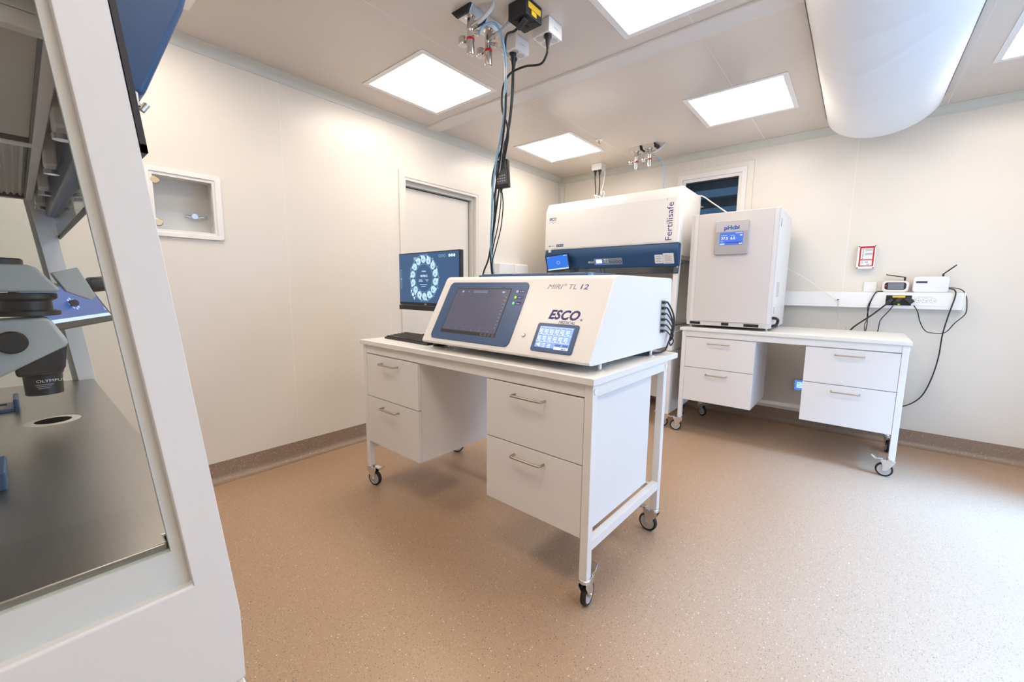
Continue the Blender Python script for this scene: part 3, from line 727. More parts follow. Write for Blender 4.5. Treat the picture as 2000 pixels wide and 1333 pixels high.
cable('black power cable curving from the white box with one plug to the bundle', [(-1.352, 1.885, 2.49), (-1.358, 1.885, 2.46), (-1.40, 1.89, 2.43), (-1.50, 1.88, 2.445), (-1.59, 1.86, 2.425), (-1.64, 1.86, 2.36), (-1.65, 1.87, 2.26), (-1.62, 1.88, 2.17), (-1.63, 1.90, 2.11), (-1.69, 1.94, 2.02), (-1.69, 1.94, 1.96)], .0058, M_CABLE, group=H, plugs=(((-1.352, 1.885, 2.553), (0, 0, -1), 'round'),))
cable('black power cable hanging straight from the white box behind the bundle', [(-1.60, 1.90, 2.49), (-1.605, 1.902, 2.40), (-1.625, 1.91, 2.25), (-1.66, 1.925, 2.14), (-1.70, 1.95, 2.05), (-1.706, 1.952, 2.02)], .0058, M_CABLE, group=H, plugs=(((-1.60, 1.90, 2.553), (0, 0, -1), 'round'),))
cable('second black power cable hanging from the white box behind the bundle', [(-1.628, 1.94, 2.49), (-1.622, 1.93, 2.38), (-1.63, 1.925, 2.26), (-1.655, 1.93, 2.16), (-1.72, 1.96, 2.08), (-1.735, 1.97, 1.98), (-1.80, 2.0, 1.80), (-1.88, 2.05, 1.60), (-1.92, 2.08, 1.45), (-1.945, 2.12, 1.30), (-1.95, 2.17, 1.15)], .0058, M_CABLE, group=H, plugs=(((-1.628, 1.94, 2.553), (0, 0, -1), 'round'),))
cable('thin pale blue gas hose arching from the first regulator down the bundle', [(-1.565, 1.595, 2.51), (-1.545, 1.61, 2.545), (-1.515, 1.65, 2.562), (-1.505, 1.69, 2.53), (-1.525, 1.75, 2.44), (-1.585, 1.82, 2.30), (-1.655, 1.875, 2.16), (-1.735, 1.918, 2.02), (-1.79, 1.945, 1.86), (-1.845, 1.995, 1.68), (-1.885, 2.03, 1.54), (-1.915, 2.08, 1.40), (-1.93, 2.15, 1.2)], .0062, M_TUBEB, name='gas_hose', group=H, ties=((-1.668, 1.897, 2.145), (-1.876, 2.035, 1.605), (-1.895, 2.05, 1.52)))
cable('thin clear gas hose running from the second regulator down the bundle', [(-1.555, 1.728, 2.50), (-1.530, 1.750, 2.46), (-1.540, 1.770, 2.40), (-1.603, 1.844, 2.27), (-1.658, 1.894, 2.15), (-1.733, 1.949, 2.01), (-1.798, 1.984, 1.85), (-1.853, 2.034, 1.67), (-1.898, 2.064, 1.50), (-1.918, 2.104, 1.34), (-1.918, 2.164, 1.2)], .0058, M_TUBEC, name='gas_hose', group=H)
cable('black cable looping out beside the power adapter', [(-1.70, 1.92, 2.06), (-1.775, 1.95, 2.00), (-1.815, 1.965, 1.90), (-1.80, 1.97, 1.80), (-1.82, 2.0, 1.70), (-1.89, 2.04, 1.55), (-1.955, 2.08, 1.44), (-2.03, 2.11, 1.35), (-2.07, 2.14, 1.25), (-2.07, 2.16, 1.1)], .0055, M_CABLE, group=H)
PA = thing('power_adapter', 'black power adapter brick hanging in the cable bundle', 'adapter', (-1.745, 1.985, 1.945), 0)
MB().obox(Matrix.Rotation(R(18), 4, 'Z') @ Matrix.Rotation(R(-4), 4, 'Y'), .085, .036, .165).build('case', M_BLACK, PA, bevel=.005)
lm = Matrix.Rotation(R(18), 4, 'Z') @ Matrix.Rotation(R(-4), 4, 'Y') @ Matrix.Translation((0, -.0185, 0)) @ Matrix.Rotation(R(90), 4, 'X')
MB().box(-.033, .036, -.062, .070, 0, .0005).build('rating_label', mat('adapter_label_grey', (.10, .095, .10), .4, noise=.15, nscale=90), PA, lm)
b = MB()
for q in range(7): b.box(-.028, -.028 + random.uniform(.02, .05), .058 - q * .008, .0605 - q * .008, .0005, .0008)
for q in range(12): b.lathe([(.004, .0005), (.004, .0008)], (-.026 + (q % 4) * .015, -.012 - (q // 4) * .016, 0), n=8)
b.build('label_print', mat('adapter_print', (.55, .54, .55), .5, noise=.05, nscale=90), PA, lm)
MB().cyl((.005, 0, .08), (.002, 0, .115), .014, .009).build('inlet_plug', M_BLACK, PA)
MB().cyl((-.008, 0, -.08), (-.012, 0, -.11), .009, .006).build('outlet_sleeve', M_BLACK, PA)
MB().tube([(-.012, 0, -.105), (-.02, .005, -.18), (-.06, .025, -.30), (-.13, .06, -.42), (-.17, .08, -.52), (-.18, .10, -.60), (-.18, .14, -.72)], .0035).build('output_cable', M_CABLE, PA, smooth=60)
MB().tube([(-.006, .004, -.105), (-.002, .008, -.19), (-.04, .03, -.32), (-.115, .065, -.44), (-.16, .08, -.54), (-.165, .11, -.66), (-.165, .15, -.76)], .0035).build('signal_cable', M_CABLE, PA, smooth=60)
MB().obox(Matrix.Translation((.0, -.016, .155)) @ Matrix.Rotation(R(35), 4, 'Y'), .038, .002, .013).build('tie_tag', M_PLAST, PA)

# ================================================================== WORKSTATIONS
def workstation(label, loc, rz, W, near):
    """local: x 0..W, y 0 = front foot plane, +y to the rear"""
    t = thing('safety_workstation', label, 'workstation', loc, rz, 'tall enclosed laboratory workstations')
    D = .575; T = .045
    def fe(z): return 0.0 if z < .81 else .069 * (z - .81) / .72
    outer = [(fe(.81), .81), (D, .81), (D, 1.66), (fe(1.66), 1.66)]
    for x0 in (0, W - T):
        side = 1 if x0 else -1      # outward direction
        MB().box(x0, x0 + T, 0, D, .13, .704).build('stand_panel', M_WHITE, t, bevel=.003)
        b = MB().ring([(0, .709), (D, .709), (D, 1.66), (fe(1.66), 1.66), (0, .81)], [(.047, .878), (.50, .878), (.50, 1.55), (.114, 1.55), (.0502, .91)], x0, x0 + T, 'x')
        b.build('end_panel', M_WHITE, t, bevel=.0035)
        xo = x0 + T - .022 if x0 else x0 + .012
        MB().ring([(.046, .876), (.502, .876), (.502, 1.552), (.113, 1.552)], [(.0635, .926), (.486, .926), (.486, 1.52), (.120, 1.52)], xo, xo + .01, 'x').build('window_gasket', mat('pale_gasket', (.70, .72, .69), .45, noise=.02, nscale=30), t)
        MB().prism([(.061, .922), (.488, .922), (.488, 1.522), (.118, 1.522)], xo + .003, xo + .008, 'x').build('side_pane', M_GLASS, t)
    # stand: rear panel, feet, casters
    MB().box(T, W - T, D - .03, D - .01, .13, .70).build('stand_back', M_WHITE, t)
    for x in (.03, W - .03):
        for y, a in ((.05, R(200)), (D - .06, R(100))): caster(t, x, y, a)
    # work tray
    MB().prism([(T, .016), (W - T, .016), (W - T, .064), (W - .0235, .064), (W - .0235, .55), (.0215, .55), (.0215, .064), (T, .064)], .905, .935, 'z').build('worktop', M_STEEL, t, bevel=.003)
    MB().box(T, W - T, .004, .05, .82, .905).build('front_sill', M_WHITE, t, bevel=.006)
    MB().box(T, W - T, .05, .55, .80, .90).build('tray_case', M_WHITE, t)
    MB().box(T, W - T, .55, D - .005, .80, 1.66).build('rear_wall', M_GREYW, t)
    # interior ceiling: frame, filter grille, lamp grille
    M_FILT = mat('filter_grille_white', (.62, .61, .59), .55, noise=.03, nscale=60)
    MB().box(T, W - T, .104, .55, 1.515, 1.56).build('ceiling_plate', M_GREYW, t)
    xa = .575
    for (a, c, nm) in ((T + .01, xa - .01, 'filter_grille'), (xa + .01, W - T - .02, 'lamp_grille')):
        MB().ring(wr(a - .01, c + .01, .100, .53), wr(a + .006, c - .004, .114, .515), 1.498, 1.515, 'z').build('grille_frame', M_GREYW, t, bevel=.002)
        MB().ring(wr(a + .004, c - .002, .112, .517), wr(a + .008, c - .006, .117, .509), 1.500, 1.515, 'z').build('grille_seal', M_SASH, t)
        b = MB(); n = int((c - a - .02) / .0085) if nm == 'filter_grille' else int(.385 / .012)
        if nm == 'filter_grille':
            for k in range(n): b.prism([(a + .010 + k * .0085, 1.514), (a + .0142 + k * .0085, 1.506), (a + .0185 + k * .0085, 1.514)], .117, .509, 'y')
        else:
            for k in range(n): b.prism([(.117 + k * .012, 1.514), (.123 + k * .012, 1.506), (.129 + k * .012, 1.514)], a + .010, c - .008, 'x')
        b.build(nm, M_FILT, t)
    # lamp sockets along the front of the interior
    for k in range(4):
        x = .30 + k * .30
        MB().box(x, x + .05, .082, .10, 1.475, 1.535).build('lamp_bracket', M_GREYW, t, bevel=.004)
        MB().cyl((x + .025, .091, 1.470), (x + .025, .091, 1.462), .011).build('lamp_holder', M_CHROME, t)
    # hood
    hood = [(.010, 1.655), (.024, 2.052), (.070, 2.136), (D, 2.130), (D, 1.662), (.10, 1.655)]
    MB().prism(hood, 0, W, 'x').build('hood', M_WHITE, t, bevel=.006, seg=3)
    hp = math.atan2(.014, .397)
    HM = frame_on((0, .0098, 1.655), (1, 0, 0), (0, .014, .397))
    MB().box(.02, W - .035, .012, .388, 0, .004).build('hood_front_panel', M_BODY, t, HM, bevel=.0015)
    # blue control bar
    bar = [(.046, 1.455), (.004, 1.560), (-.004, 1.590), (.010, 1.652), (.075, 1.652), (.075, 1.455)]
    bb = MB().prism(bar, .012, W + .004, 'x').build('control_bar', M_BLUE, t, bevel=.006, seg=3)
    # front sash
    dz = 1.66 - 1.392
    def sashp(z, o): return (fe(z) - o, z)
    MB().prism([sashp(1.40, .0055), sashp(1.40, .001), sashp(1.64, .001), sashp(1.64, .0055)], .004, W - .004, 'x').build('sash_glass', M_GLASST, t)
    b = MB()
    for x0 in (.000, W - .005): b.prism([sashp(1.392, .006), sashp(1.392, .0005), sashp(1.64, .0005), sashp(1.64, .006)], x0, x0 + .005, 'x')
    b.prism([sashp(1.392, .006), sashp(1.392, .0005), sashp(1.400, .0005), sashp(1.400, .006)], 0, W, 'x')
    b.build('sash_edge', M_SASH, t)
    for x in (.012, W - .012):
        MB().cyl((x, .058, 1.447), (x, .047, 1.441), .0022).cyl((x, .050, 1.438), (x, .045, 1.446), .003).build('sash_screw', M_CHROME, t, smooth=40)
        MB().box(x - .005, x + .005, .052, .062, 1.441, 1.456).build('sash_bracket', M_PLAST, t, bevel=.002)
    return t, HM, fe

BW = 1.405
ws, HM, fe = workstation('tall white workstation with blue control bar and printed hood by the back wall', (-2.63, 3.676, 0), 0, BW, False)
lettering('Fertilisafe', .078, M_TXTB, ws, HM @ Matrix.Translation((BW - .060, .016, .0042)) @ Matrix.Rotation(R(90), 4, 'Z'), xs=1.10)
lettering('TM', .012, M_TXTB, ws, HM @ Matrix.Translation((BW - .112, .365, .0042)) @ Matrix.Rotation(R(90), 4, 'Z'))
lettering('ESCO', .040, M_TXTB, ws, HM @ Matrix.Translation((.050, .305, .0042)), shear=.2, bold=.03, xs=.85)
MB().box(.075, .135, .293, .296, .004, .0046).box(.045, .140, .284, .287, .004, .0046).build('logo_caption', M_TXTG, ws, HM)
MB().box(.150, .236, .028, .055, .004, .0046).build('blue_plate', M_BEZB, ws, HM)
MB().box(.162, .172, .038, .045, .0046, .005).box(.188, .200, .038, .045, .0046, .005).box(.214, .226, .038, .045, .0046, .005).build('plate_print', M_PAPER, ws, HM)
MB().box(.055, .078, .034, .046, .004, .0046).build('green_mark', mat('green_print', (.05, .25, .17), .5, noise=.05, nscale=80), ws, HM)
MB().box(.082, .130, .037, .042, .004, .0046).build('caption_print', M_TXTG, ws, HM)
CMx = frame_on((0, .046, 1.455), (1, 0, 0), (0, -.042, .105))
MB().rrect(.595, .892, .034, .098, .003, 0, .003).build('control_keypad', mat('keypad_grey', (.24, .30, .36), .45, noise=.03, nscale=50), ws, CMx)
MB().rrect(.520, .892, .030, .102, .003, 0, .0015).build('control_plate', M_BLUE, ws, CMx)
MB().box(.618, .682, .052, .088, .003, .0042).build('control_display', emis('control_lcd', (.75, .85, 1.0), 1.6), ws, CMx)
MB().rrect(.608, .692, .042, .096, .006, .003, .0035).build('display_surround', emis('control_lcd_glow', (.01, .10, .75), 1.0), ws, CMx)
lettering('ESCO', .026, M_PAPER, ws, CMx @ Matrix.Translation((.527, .055, .0035)), shear=.2, bold=.02)
b = MB()
for k in range(4): b.rrect(.760 + k * .033, .784 + k * .033, .050, .072, .005, .003, .005)
b.build('control_buttons', M_BLUE, ws, CMx)
b = MB()
for k in range(4): b.box(.768 + k * .033, .776 + k * .033, .058, .065, .005, .0054)
b.box(.705, .725, .078, .090, .003, .0036).box(.708, .722, .060, .068, .003, .0036).box(.735, .748, .080, .088, .003, .0036).box(.735, .748, .056, .064, .003, .0036)
b.build('button_marks', M_PAPER, ws, CMx)
MB().rrect(1.203, 1.275, .030, .110, .008, 0, .0008).build('sticker', M_PAPER, ws, CMx)
MB().rrect(1.277, 1.372, .026, .120, .004, 0, .0008).build('sticker', M_PAPER, ws, CMx)
b = MB()
for k in range(4): b.box(1.215, 1.265 - .012 * (k % 2), .045 + k * .015, .049 + k * .015, .0008, .0012)
for k in range(6): b.box(1.288 + .004 * (k % 3), 1.355 - .01 * (k % 2), .050 + k * .010, .053 + k * .010, .0008, .0012)
for k in range(16): b.box(1.292 + k * .0042, 1.294 + k * .0042, .033, .041, .0008, .0012)
b.build('sticker_print', M_TXTG, ws, CMx)
MB().box(.062, .088, -.006, .012, .197, .225).build('switch', M_PLAST, ws, Matrix.Translation((0, -.004, 1.432)), bevel=.002)
# blue glowing heater read-outs on the tray
for x in (BW - .118, BW - .275):
    MB().box(x - .012, x + .058, .07, .10, .958, 1.018).build('heater_display', M_BLUE, ws, bevel=.002)
    MB().box(x - .005, x + .05, .0690, .0700, .965, 1.012).build('heater_screen', emis('heater_screen_blue', (.0, .05, .55), 1.0), ws)
    lettering('58', .045, emis('heater_digits', (.35, .6, 1.0), 1.2), ws, Matrix.Translation((x - .002, .0688, .973)) @ Matrix.Rotation(R(90), 4, 'X'), bold=.02)
MB().box(T := .05, BW - .05, .05, .052, .93, .958).build('perforated_lip', mat('perforated_grey', (.28, .29, .31), .5, noise=.4, nscale=300), ws)

fw, HM2, fe2 = workstation('white workstation with slanted framed glass side in the near corner, microscope inside', (-.605, .155, 0), PI, 1.385, True)

# tablet on the back workstation
def tablet(label, loc, M, w_, h_, scol=(.012, .16, .72), name='tablet_computer'):
    t = thing(name, label, 'tablet', loc)
    MB().rrect(-w_ / 2, w_ / 2, 0, h_, .006, -.012, 0).build('case', M_BLACK, t, M, bevel=.002)
    s = MB().box(-w_ / 2 + .014, w_ / 2 - .014, .016, h_ - .012, 0, .0006).build('screen', emis('tablet_screen_blue_%d' % int(scol[2] * 100), scol, 1.0), t, M)
    MB().box(-w_ / 2 + .014, w_ / 2 - .014, .016, .016 + h_ * .075, .0006, .0010).build('taskbar', emis('tablet_taskbar', (.62, .80, .95), 1.0), s)
    b = MB()
    for k in range(8):
        a = 2 * PI * k / 8; b.box(.012 + .020 * math.cos(a) - .004, .012 + .020 * math.cos(a) + .004, h_ * .5 + .015 * math.sin(a) - .003, h_ * .5 + .015 * math.sin(a) + .003, .0006, .001)
    b.box(w_ / 2 - .06, w_ / 2 - .035, h_ - .024, h_ - .018, .0006, .001).box(w_ / 2 - .03, w_ / 2 - .018, h_ - .024, h_ - .018, .0006, .001).box(w_ / 2 - .024, w_ / 2 - .018, .035, .045, .0006, .001)
    b.box(-w_ / 2 + .016, -w_ / 2 + .05, h_ - .024, h_ - .020, .0006, .001)
    b.build('screen_icons', emis('tablet_icons', (.45, .65, .95), 1.0), s)
    return t
tb = tablet('tablet with blue screen fixed to the blue control bar', (-2.425, 3.655, 1.432), frame_on((0, 0, 0), (1, 0, 0), (-.03, -.030, .172)), .300, .172)
MB().box(-.05, .05, .006, .05, .07, .12).build('mount', M_BLACK, tb)
tf = tablet('tablet with blue desktop screen seen through the glass behind the microscope', (-1.645, .118, 1.138), frame_on((0, 0, 0), (-.92, .39, 0), (-.39 * .45, -.92 * .45, .89)), .40, .128, (.020, .085, .34))
MB().tube([(.0, -.02, .06), (-.10, -.055, .045), (-.22, -.055, .03), (-.318, -.012, .02)], .010).build('arm', M_BLACK, tf, smooth=60)

# cables from the blue bar into the back workstation
for k, (x0, l_) in enumerate(((-1.985, 'thin black cord from the blue control bar into the workstation opening'), (-1.945, 'second thin black cord under the blue control bar, with a plug'))):
    cable(l_, [(x0, 3.735, 1.452), (x0 + .01, 3.74, 1.41), (x0 + .03 + .01 * k, 3.745, 1.36), (x0 + .03, 3.76, 1.20), (x0 + .03, 3.80, .945)], .0035, M_CABLE, group='cords under the control bar')

# ================================================================== MICROSCOPE inside the near workstation
MX = -1.42
ms = thing('stereo_microscope', 'pale grey stereo microscope with black objective behind the side glass', 'microscope', (MX, 0, .935))
def yz(l): return [(a, c - .935) for a, c in l]
MB().prism(yz([(-.20, 1.165), (.030, 1.176), (.042, 1.172), (.066, 1.118), (.060, 1.108), (-.045, 1.048), (-.20, 1.03)]), -.045, .045).build('zoom_body', M_MIC, ms, bevel=.008, seg=3)
MB().prism(yz([(-.020, 1.064), (.064, 1.118), (.056, 1.060), (.050, 1.050), (-.018, 1.045)]), -.036, .036).build('nosepiece', M_BLACK, ms, bevel=.006)
ob = MB().lathe([(.030, .064), (.031, .108), (.034, .112), (.034, .124)], (0, .020, 0), n=28).build('objective', M_BLACK, ms, smooth=30)
lettering('OLYMPUS', .0085, M_PAPER, ob, frame_on((.0305, .008, .094), (0, 1, 0), (0, 0, 1)), xs=1.2)
b = MB()
for q in range(3): b.box(.006 + .002 * q, .034 - .003 * q, .088 - q * .004, .0895 - q * .004, .0306, .0310)
b.build('objective_print', M_TXTG, ms, frame_on((0, 0, 0), (0, 1, 0), (0, 0, 1)))
MB().lathe([(.0, 0), (.022, 0), (.024, .004), (.024, .012), (.020, .016), (0, .016)], (.045, -.018, 1.125 - .935), (1, 0, 0), n=28).build('zoom_knob', M_RUB, ms, smooth=30)
MB().lathe([(.050, .248), (.052, .250), (.052, .258), (.044, .260), (.040, .262), (.040, .280), (.046, .284), (.049, .286), (.049, .296), (.046, .298)], (0, .010, -.004), n=36).build('mount_rings', M_BLACK, ms, smooth=30)
MB().prism(yz([(-.16, 1.232), (.055, 1.232), (.064, 1.236), (.030, 1.285), (.018, 1.290), (-.16, 1.290)]), -.048, .048).build('head', M_MIC, ms, bevel=.012, seg=3)
MB().lathe([(.034, .355), (.034, .366), (.030, .369)], (0, -.02, 0), n=28).build('head_cap', M_BLACK, ms, smooth=30)
MB().prism(yz([(.052, 1.274), (.094, 1.288), (.118, 1.222), (.110, 1.213), (.072, 1.232)]), -.043, .043).build('tube_housing', M_MIC, ms, bevel=.002, seg=2)
for sx in (-1, 1):
    e = MB().lathe([(.015, 0), (.015, .016), (.0175, .018), (.0175, .040), (.0165, .046)], (sx * .0235, .096, 1.246 - .935), (0, .97, .13), n=24).build('eyepiece', M_BLACK, ms, smooth=30)
MB().cyl((0, -.25, 0), (0, -.25, .42), .016).build('column', M_ZINC, ms, smooth=40)
MB().box(-.11, .11, -.33, -.12, 0, .016).build('base_plate', M_MIC, ms, bevel=.004)
MB().box(-.035, .035, -.285, -.16, .17, .25).build('focus_arm', M_MIC, ms, bevel=.008)
# heated ring insert and blue slide holders on the tray
ri = thing('stage_ring', 'flat round glass stage ring set in the steel worktop below the microscope', 'ring', (-1.405, .026, .935))
MB().lathe([(.030, .0006), (.043, .0006), (.045, 0), (.030, 0), (.030, .0006)], (0, 0, 0), n=40, cap=False).build('rim', mat('pale_ring', (.62, .60, .56), .4, noise=.03, nscale=40), ri, smooth=20)
MB().lathe([(.001, .0002), (.030, .0002)], (0, 0, 0), n=40).build('glass_disc', mat('dark_stage_glass', (.36, .35, .32), .15, noise=.05, nscale=30), ri)
def holder(label, x, y):
    t = thing('slide_holder', label, 'holder', (x, y, .935), 0, 'blue slide holders on the steel worktop')
    MB().ring(wr(-.045, .045, -.09, .0), wr(-.030, .030, -.075, -.012), 0, .008, 'z').build('frame', M_BEZB, t, bevel=.001)
    MB().box(-.030, .030, -.075, -.012, .001, .004).build('slide', M_PAPER, t)
    MB().box(-.048, .048, 0, .009, 0, .030).build('handle_tab', M_BLUE, t, bevel=.003)
holder('blue slide holder below the microscope, holding a white slide', -1.62, -.032)
holder('blue slide holder at the picture edge, nearer than the microscope', -1.02, -.046)

# ================================================================== TALL INCUBATOR on the second desk
IC = thing('tall_incubator', 'tall pale grey box incubator with small blue screen on the rear desk', 'incubator', (-1.135, 3.715, .93), R(-.3))
IW, IH = .632, .945
MB().box(0, IW, .055, .70, .022, IH + .005).build('cabinet', M_WHITE, IC, bevel=.006)
MB().box(.008, IW - .008, .010, .058, .024, .062).build('plinth', M_GREYW, IC, bevel=.002)
def bow(x): return .012 * (1 - ((x - IW / 2) / (IW / 2)) ** 2)
def band(x0, x1, out, n=10):
    p = [(x0 + (x1 - x0) * k / n, .012 - bow(x0 + (x1 - x0) * k / n) - out) for k in range(n + 1)]
    return p + [(x1, .055), (x0, .055)]
MB().prism(band(.0, IW, 0), .060, IH - .002, 'z').build('door', M_GREYW, IC, bevel=.003, smooth=20)
MB().prism(band(.062, IW - .032, .003), .062, IH - .004, 'z').build('door_skin', mat('warm_grey_door', (.68, .64, .62), .40, noise=.01, nscale=9), IC, bevel=.0015, smooth=20)
for x0, x1 in ((.030, .060), (IW - .028, IW - .004)):
    MB().prism(band(x0, x1, .0015, 3), .062, IH - .004, 'z').build('edge_strip', mat('edge_strip_grey', (.76, .74, .73), .35, noise=.01, nscale=20), IC, bevel=.001)
pf = .012 - bow(IW / 2) - .003
pn = MB().rrect(.200, .440, .605, .868, .012, pf - .024, pf + .01, axis='y').build('control_panel', mat('silver_panel', (.42, .40, .41), .40, noise=.02, nscale=30), IC, bevel=.004)
MB().box(.204, .436, pf - .0246, pf - .024, .785, .862).build('logo_plate', mat('silver_panel_pale', (.55, .53, .54), .40, noise=.02, nscale=30), IC)
lettering('pHcbi', .042, mat('logo_blue', (.01, .09, .38), .4, noise=.04, nscale=60), IC, Matrix.Translation((.320, pf - .025, .800)) @ Matrix.Rotation(R(90), 4, 'X'), align='CENTER', bold=.035, xs=1.12)
isr = MB().box(.237, .405, pf - .0252, pf - .024, .680, .778).build('screen', emis('incubator_screen_blue', (.055, .14, .62), 1.2), IC)
b = MB()
b.box(.241, .275, pf - .0256, pf - .0252, .684, .692).box(.378, .401, pf - .0256, pf - .0252, .684, .692).box(.350, .401, pf - .0256, pf - .0252, .768, .772).box(.245, .290, pf - .0256, pf - .0252, .752, .756).box(.382, .398, pf - .0256, pf - .0252, .748, .757).box(.312, .342, pf - .0256, pf - .0252, .752, .755).box(.245, .262, pf - .0256, pf - .0252, .706, .709)
b.build('screen_marks', emis('incubator_marks', (.6, .75, 1.0), 1.1), isr)
for s, x in (('37.0', .246), ('6.0', .314)):
    lettering(s, .030, emis('incubator_digits', (.85, .92, 1.0), 1.2), isr, Matrix.Translation((x, pf - .0254, .722)) @ Matrix.Rotation(R(90), 4, 'X'), bold=.01)
MB().box(.280, .395, pf - .0256, pf - .0252, .695, .701).build('screen_bar', emis('incubator_bar', (.02, .05, .2), 1), isr)
MB().rrect(.498, .572, .102, .172, .006, .0055 - .0, .0062 + .002, axis='y').build('sticker', M_PAPER, IC)
b = MB()
for k in range(4): b.box(.505, .555 - .01 * (k % 2), .0046, .0052, .118 + k * .012, .121 + k * .012)
b.box(.498, .520, .0050, .0056, .090, .093).box(.498, .516, .0050, .0056, .082, .085)
b.build('sticker_print', M_TXTG, IC)
for x0, x1 in ((.035, .120), (.285, .340), (.450, .555)): MB().box(x0, x1, .0085, .0105, .030, .052).build('hinge_label', M_BLACK, IC)
for x, y in ((.03, .06), (IW - .03, .06), (.03, .66), (IW - .03, .66)):
    MB().lathe([(.017, 0), (.017, .005), (.008, .008), (.008, .024)], (x, y, 0), n=16).build('levelling_foot', M_ALU, IC, smooth=30)
MB().tube([(IW, .075, .105), (IW + .022, .10, .103), (IW + .030, .16, .085), (IW + .024, .14, .050), (IW, .08, .042)], .011, n=12).build('hose_handle', M_RUB, IC, smooth=60)
MB().box(IW, IW + .0012, .10, .155, .80, .885).build('side_plate', M_PLAST, IC); MB().box(IW + .0012, IW + .002, .115, .135, .812, .872).build('side_print', M_INK, IC)
MB().box(IW, IW + .0012, .10, .15, .13, .20).build('side_plate', M_PLAST, IC); MB().box(IW + .0012, IW + .002, .112, .125, .14, .19).build('side_print', M_INK, IC)
MB().box(IW, IW + .0008, .17, .30, .27, .39).build('side_diagram', mat('grey_diagram', (.60, .60, .60), .5, noise=.25, nscale=120), IC)
for y, z in ((.45, .92), (.62, .08), (.62, .90)): MB().cyl((IW, y, z), (IW + .002, y, z), .006, n=10).build('screw', M_ZINC, IC)

# ================================================================== BACK WALL TRUNKING AND DEVICES
TR = thing('cable_trunking', 'white wall trunking with sockets running along the back wall', 'trunking', (0, YB, 0))
MB().box(-1.6, .604, -.085, 0, 1.118, 1.247).build('channel', M_PLAST, TR, bevel=.004)
MB().box(-1.6, .604, -.0865, -.084, 1.142, 1.224).build('cover', M_PLAST, TR, bevel=.001)
MB().box(.604, .613, -.088, 0, 1.116, 1.249).build('end_cap', M_PLAST, TR, bevel=.003)
bs = MB().box(.175, .325, -.0895, -.086, 1.143, 1.223).build('black_outlet_plate', M_BLACK, TR, bevel=.001)
MB().box(.213, .287, -.0905, -.0895, 1.205, 1.219).build('label_tape', M_YEL, bs); MB().box(.248, .262, -.0905, -.0895, 1.146, 1.158).build('label_tape', M_YEL, bs)
wp = MB().box(.335, .462, -.0885, -.086, 1.146, 1.220).build('white_outlet_plate', M_PLAST, TR, bevel=.001)
for x in (.356, .399, .442):
    s = MB().lathe([(.0195, .0022), (.0195, .0030), (.0170, .0030), (.0165, .0018), (.0005, .0016)], (x, -.086, 1.186), (0, -1, 0), n=20).build('socket', M_SOCKW, TR, smooth=30)
    MB().cyl((x - .008, -.0895, 1.189), (x - .008, -.0885, 1.189), .0028, n=8).cyl((x + .008, -.0895, 1.183), (x + .008, -.0885, 1.183), .0028, n=8).build('pin_hole', M_INK, s)
b = MB()
for q in range(8): b.box(.362 + q * .010, .368 + q * .010, -.0890, -.0885, 1.210, 1.213)
b.build('outlet_print', M_TXTG, TR)
np_ = MB().box(-.148, -.112, -.092, -.086, 1.165, 1.205).build('data_outlet', M_PLAST, TR, bevel=.002)
MB().box(-.135, -.120, -.0935, -.092, 1.172, 1.184).build('data_jack', M_INK, np_)
# alarm panel
AP = thing('alarm_box', 'red and white alarm box mounted on the back wall', 'alarm', (.027, YB, 1.535))
MB().box(-.062, .056, -.045, 0, -.098, .094).build('housing', M_PLAST, AP, bevel=.004)
MB().box(-.048, .046, -.0458, -.045, -.078, .086).build('red_face', M_RED, AP)
MB().box(-.038, .036, -.0466, -.0458, -.020, .070).build('white_face', M_PAPER, AP); MB().box(-.038, .036, -.0466, -.0458, -.070, -.028).build('white_face', M_PAPER, AP)
b = MB()
for q in range(7): b.cyl((-.026, -.0475, .060 - q * .012), (-.026, -.0466, .060 - q * .012), .0035, n=8)
b.build('indicator_dots', M_INK, AP)
b = MB()
for z in (.062, .052, .026, .016): b.box(-.014, .033, -.047, -.0466, z - .0035, z + .0035)
b.build('label_strips', mat('label_grey', (.45, .43, .42), .5, noise=.1, nscale=120), AP)
MB().ring([(-.026 + .007 * math.cos(2 * PI * k / 16), -.045 + .007 * math.sin(2 * PI * k / 16)) for k in range(16)], [(-.026 + .005 * math.cos(2 * PI * k / 16), -.045 + .005 * math.sin(2 * PI * k / 16)) for k in range(16)], -.0472, -.0466, 'y').build('reset_ring', M_INK, AP)
MB().box(-.008, .012, -.047, -.0466, -.047, -.040).box(.004, .022, -.047, -.0466, -.064, -.058).build('panel_print', M_TXTG, AP)
for x, z in ((-.054, .086), (.048, .086), (-.054, -.090), (.048, -.090)): MB().cyl((x, -.0465, z), (x, -.045, z), .005, n=10).build('screw', M_INK, AP)
# blank plate
SWT = thing('wall_switch', 'square white wall switch just above the trunking', 'switch', (.070, YB, 1.289))
MB().box(-.041, .041, -.012, 0, -.041, .041).build('plate', M_PLAST, SWT, bevel=.004); MB().box(-.026, .026, -.014, -.012, -.026, .026).build('rocker', M_PLAST, SWT, bevel=.002)
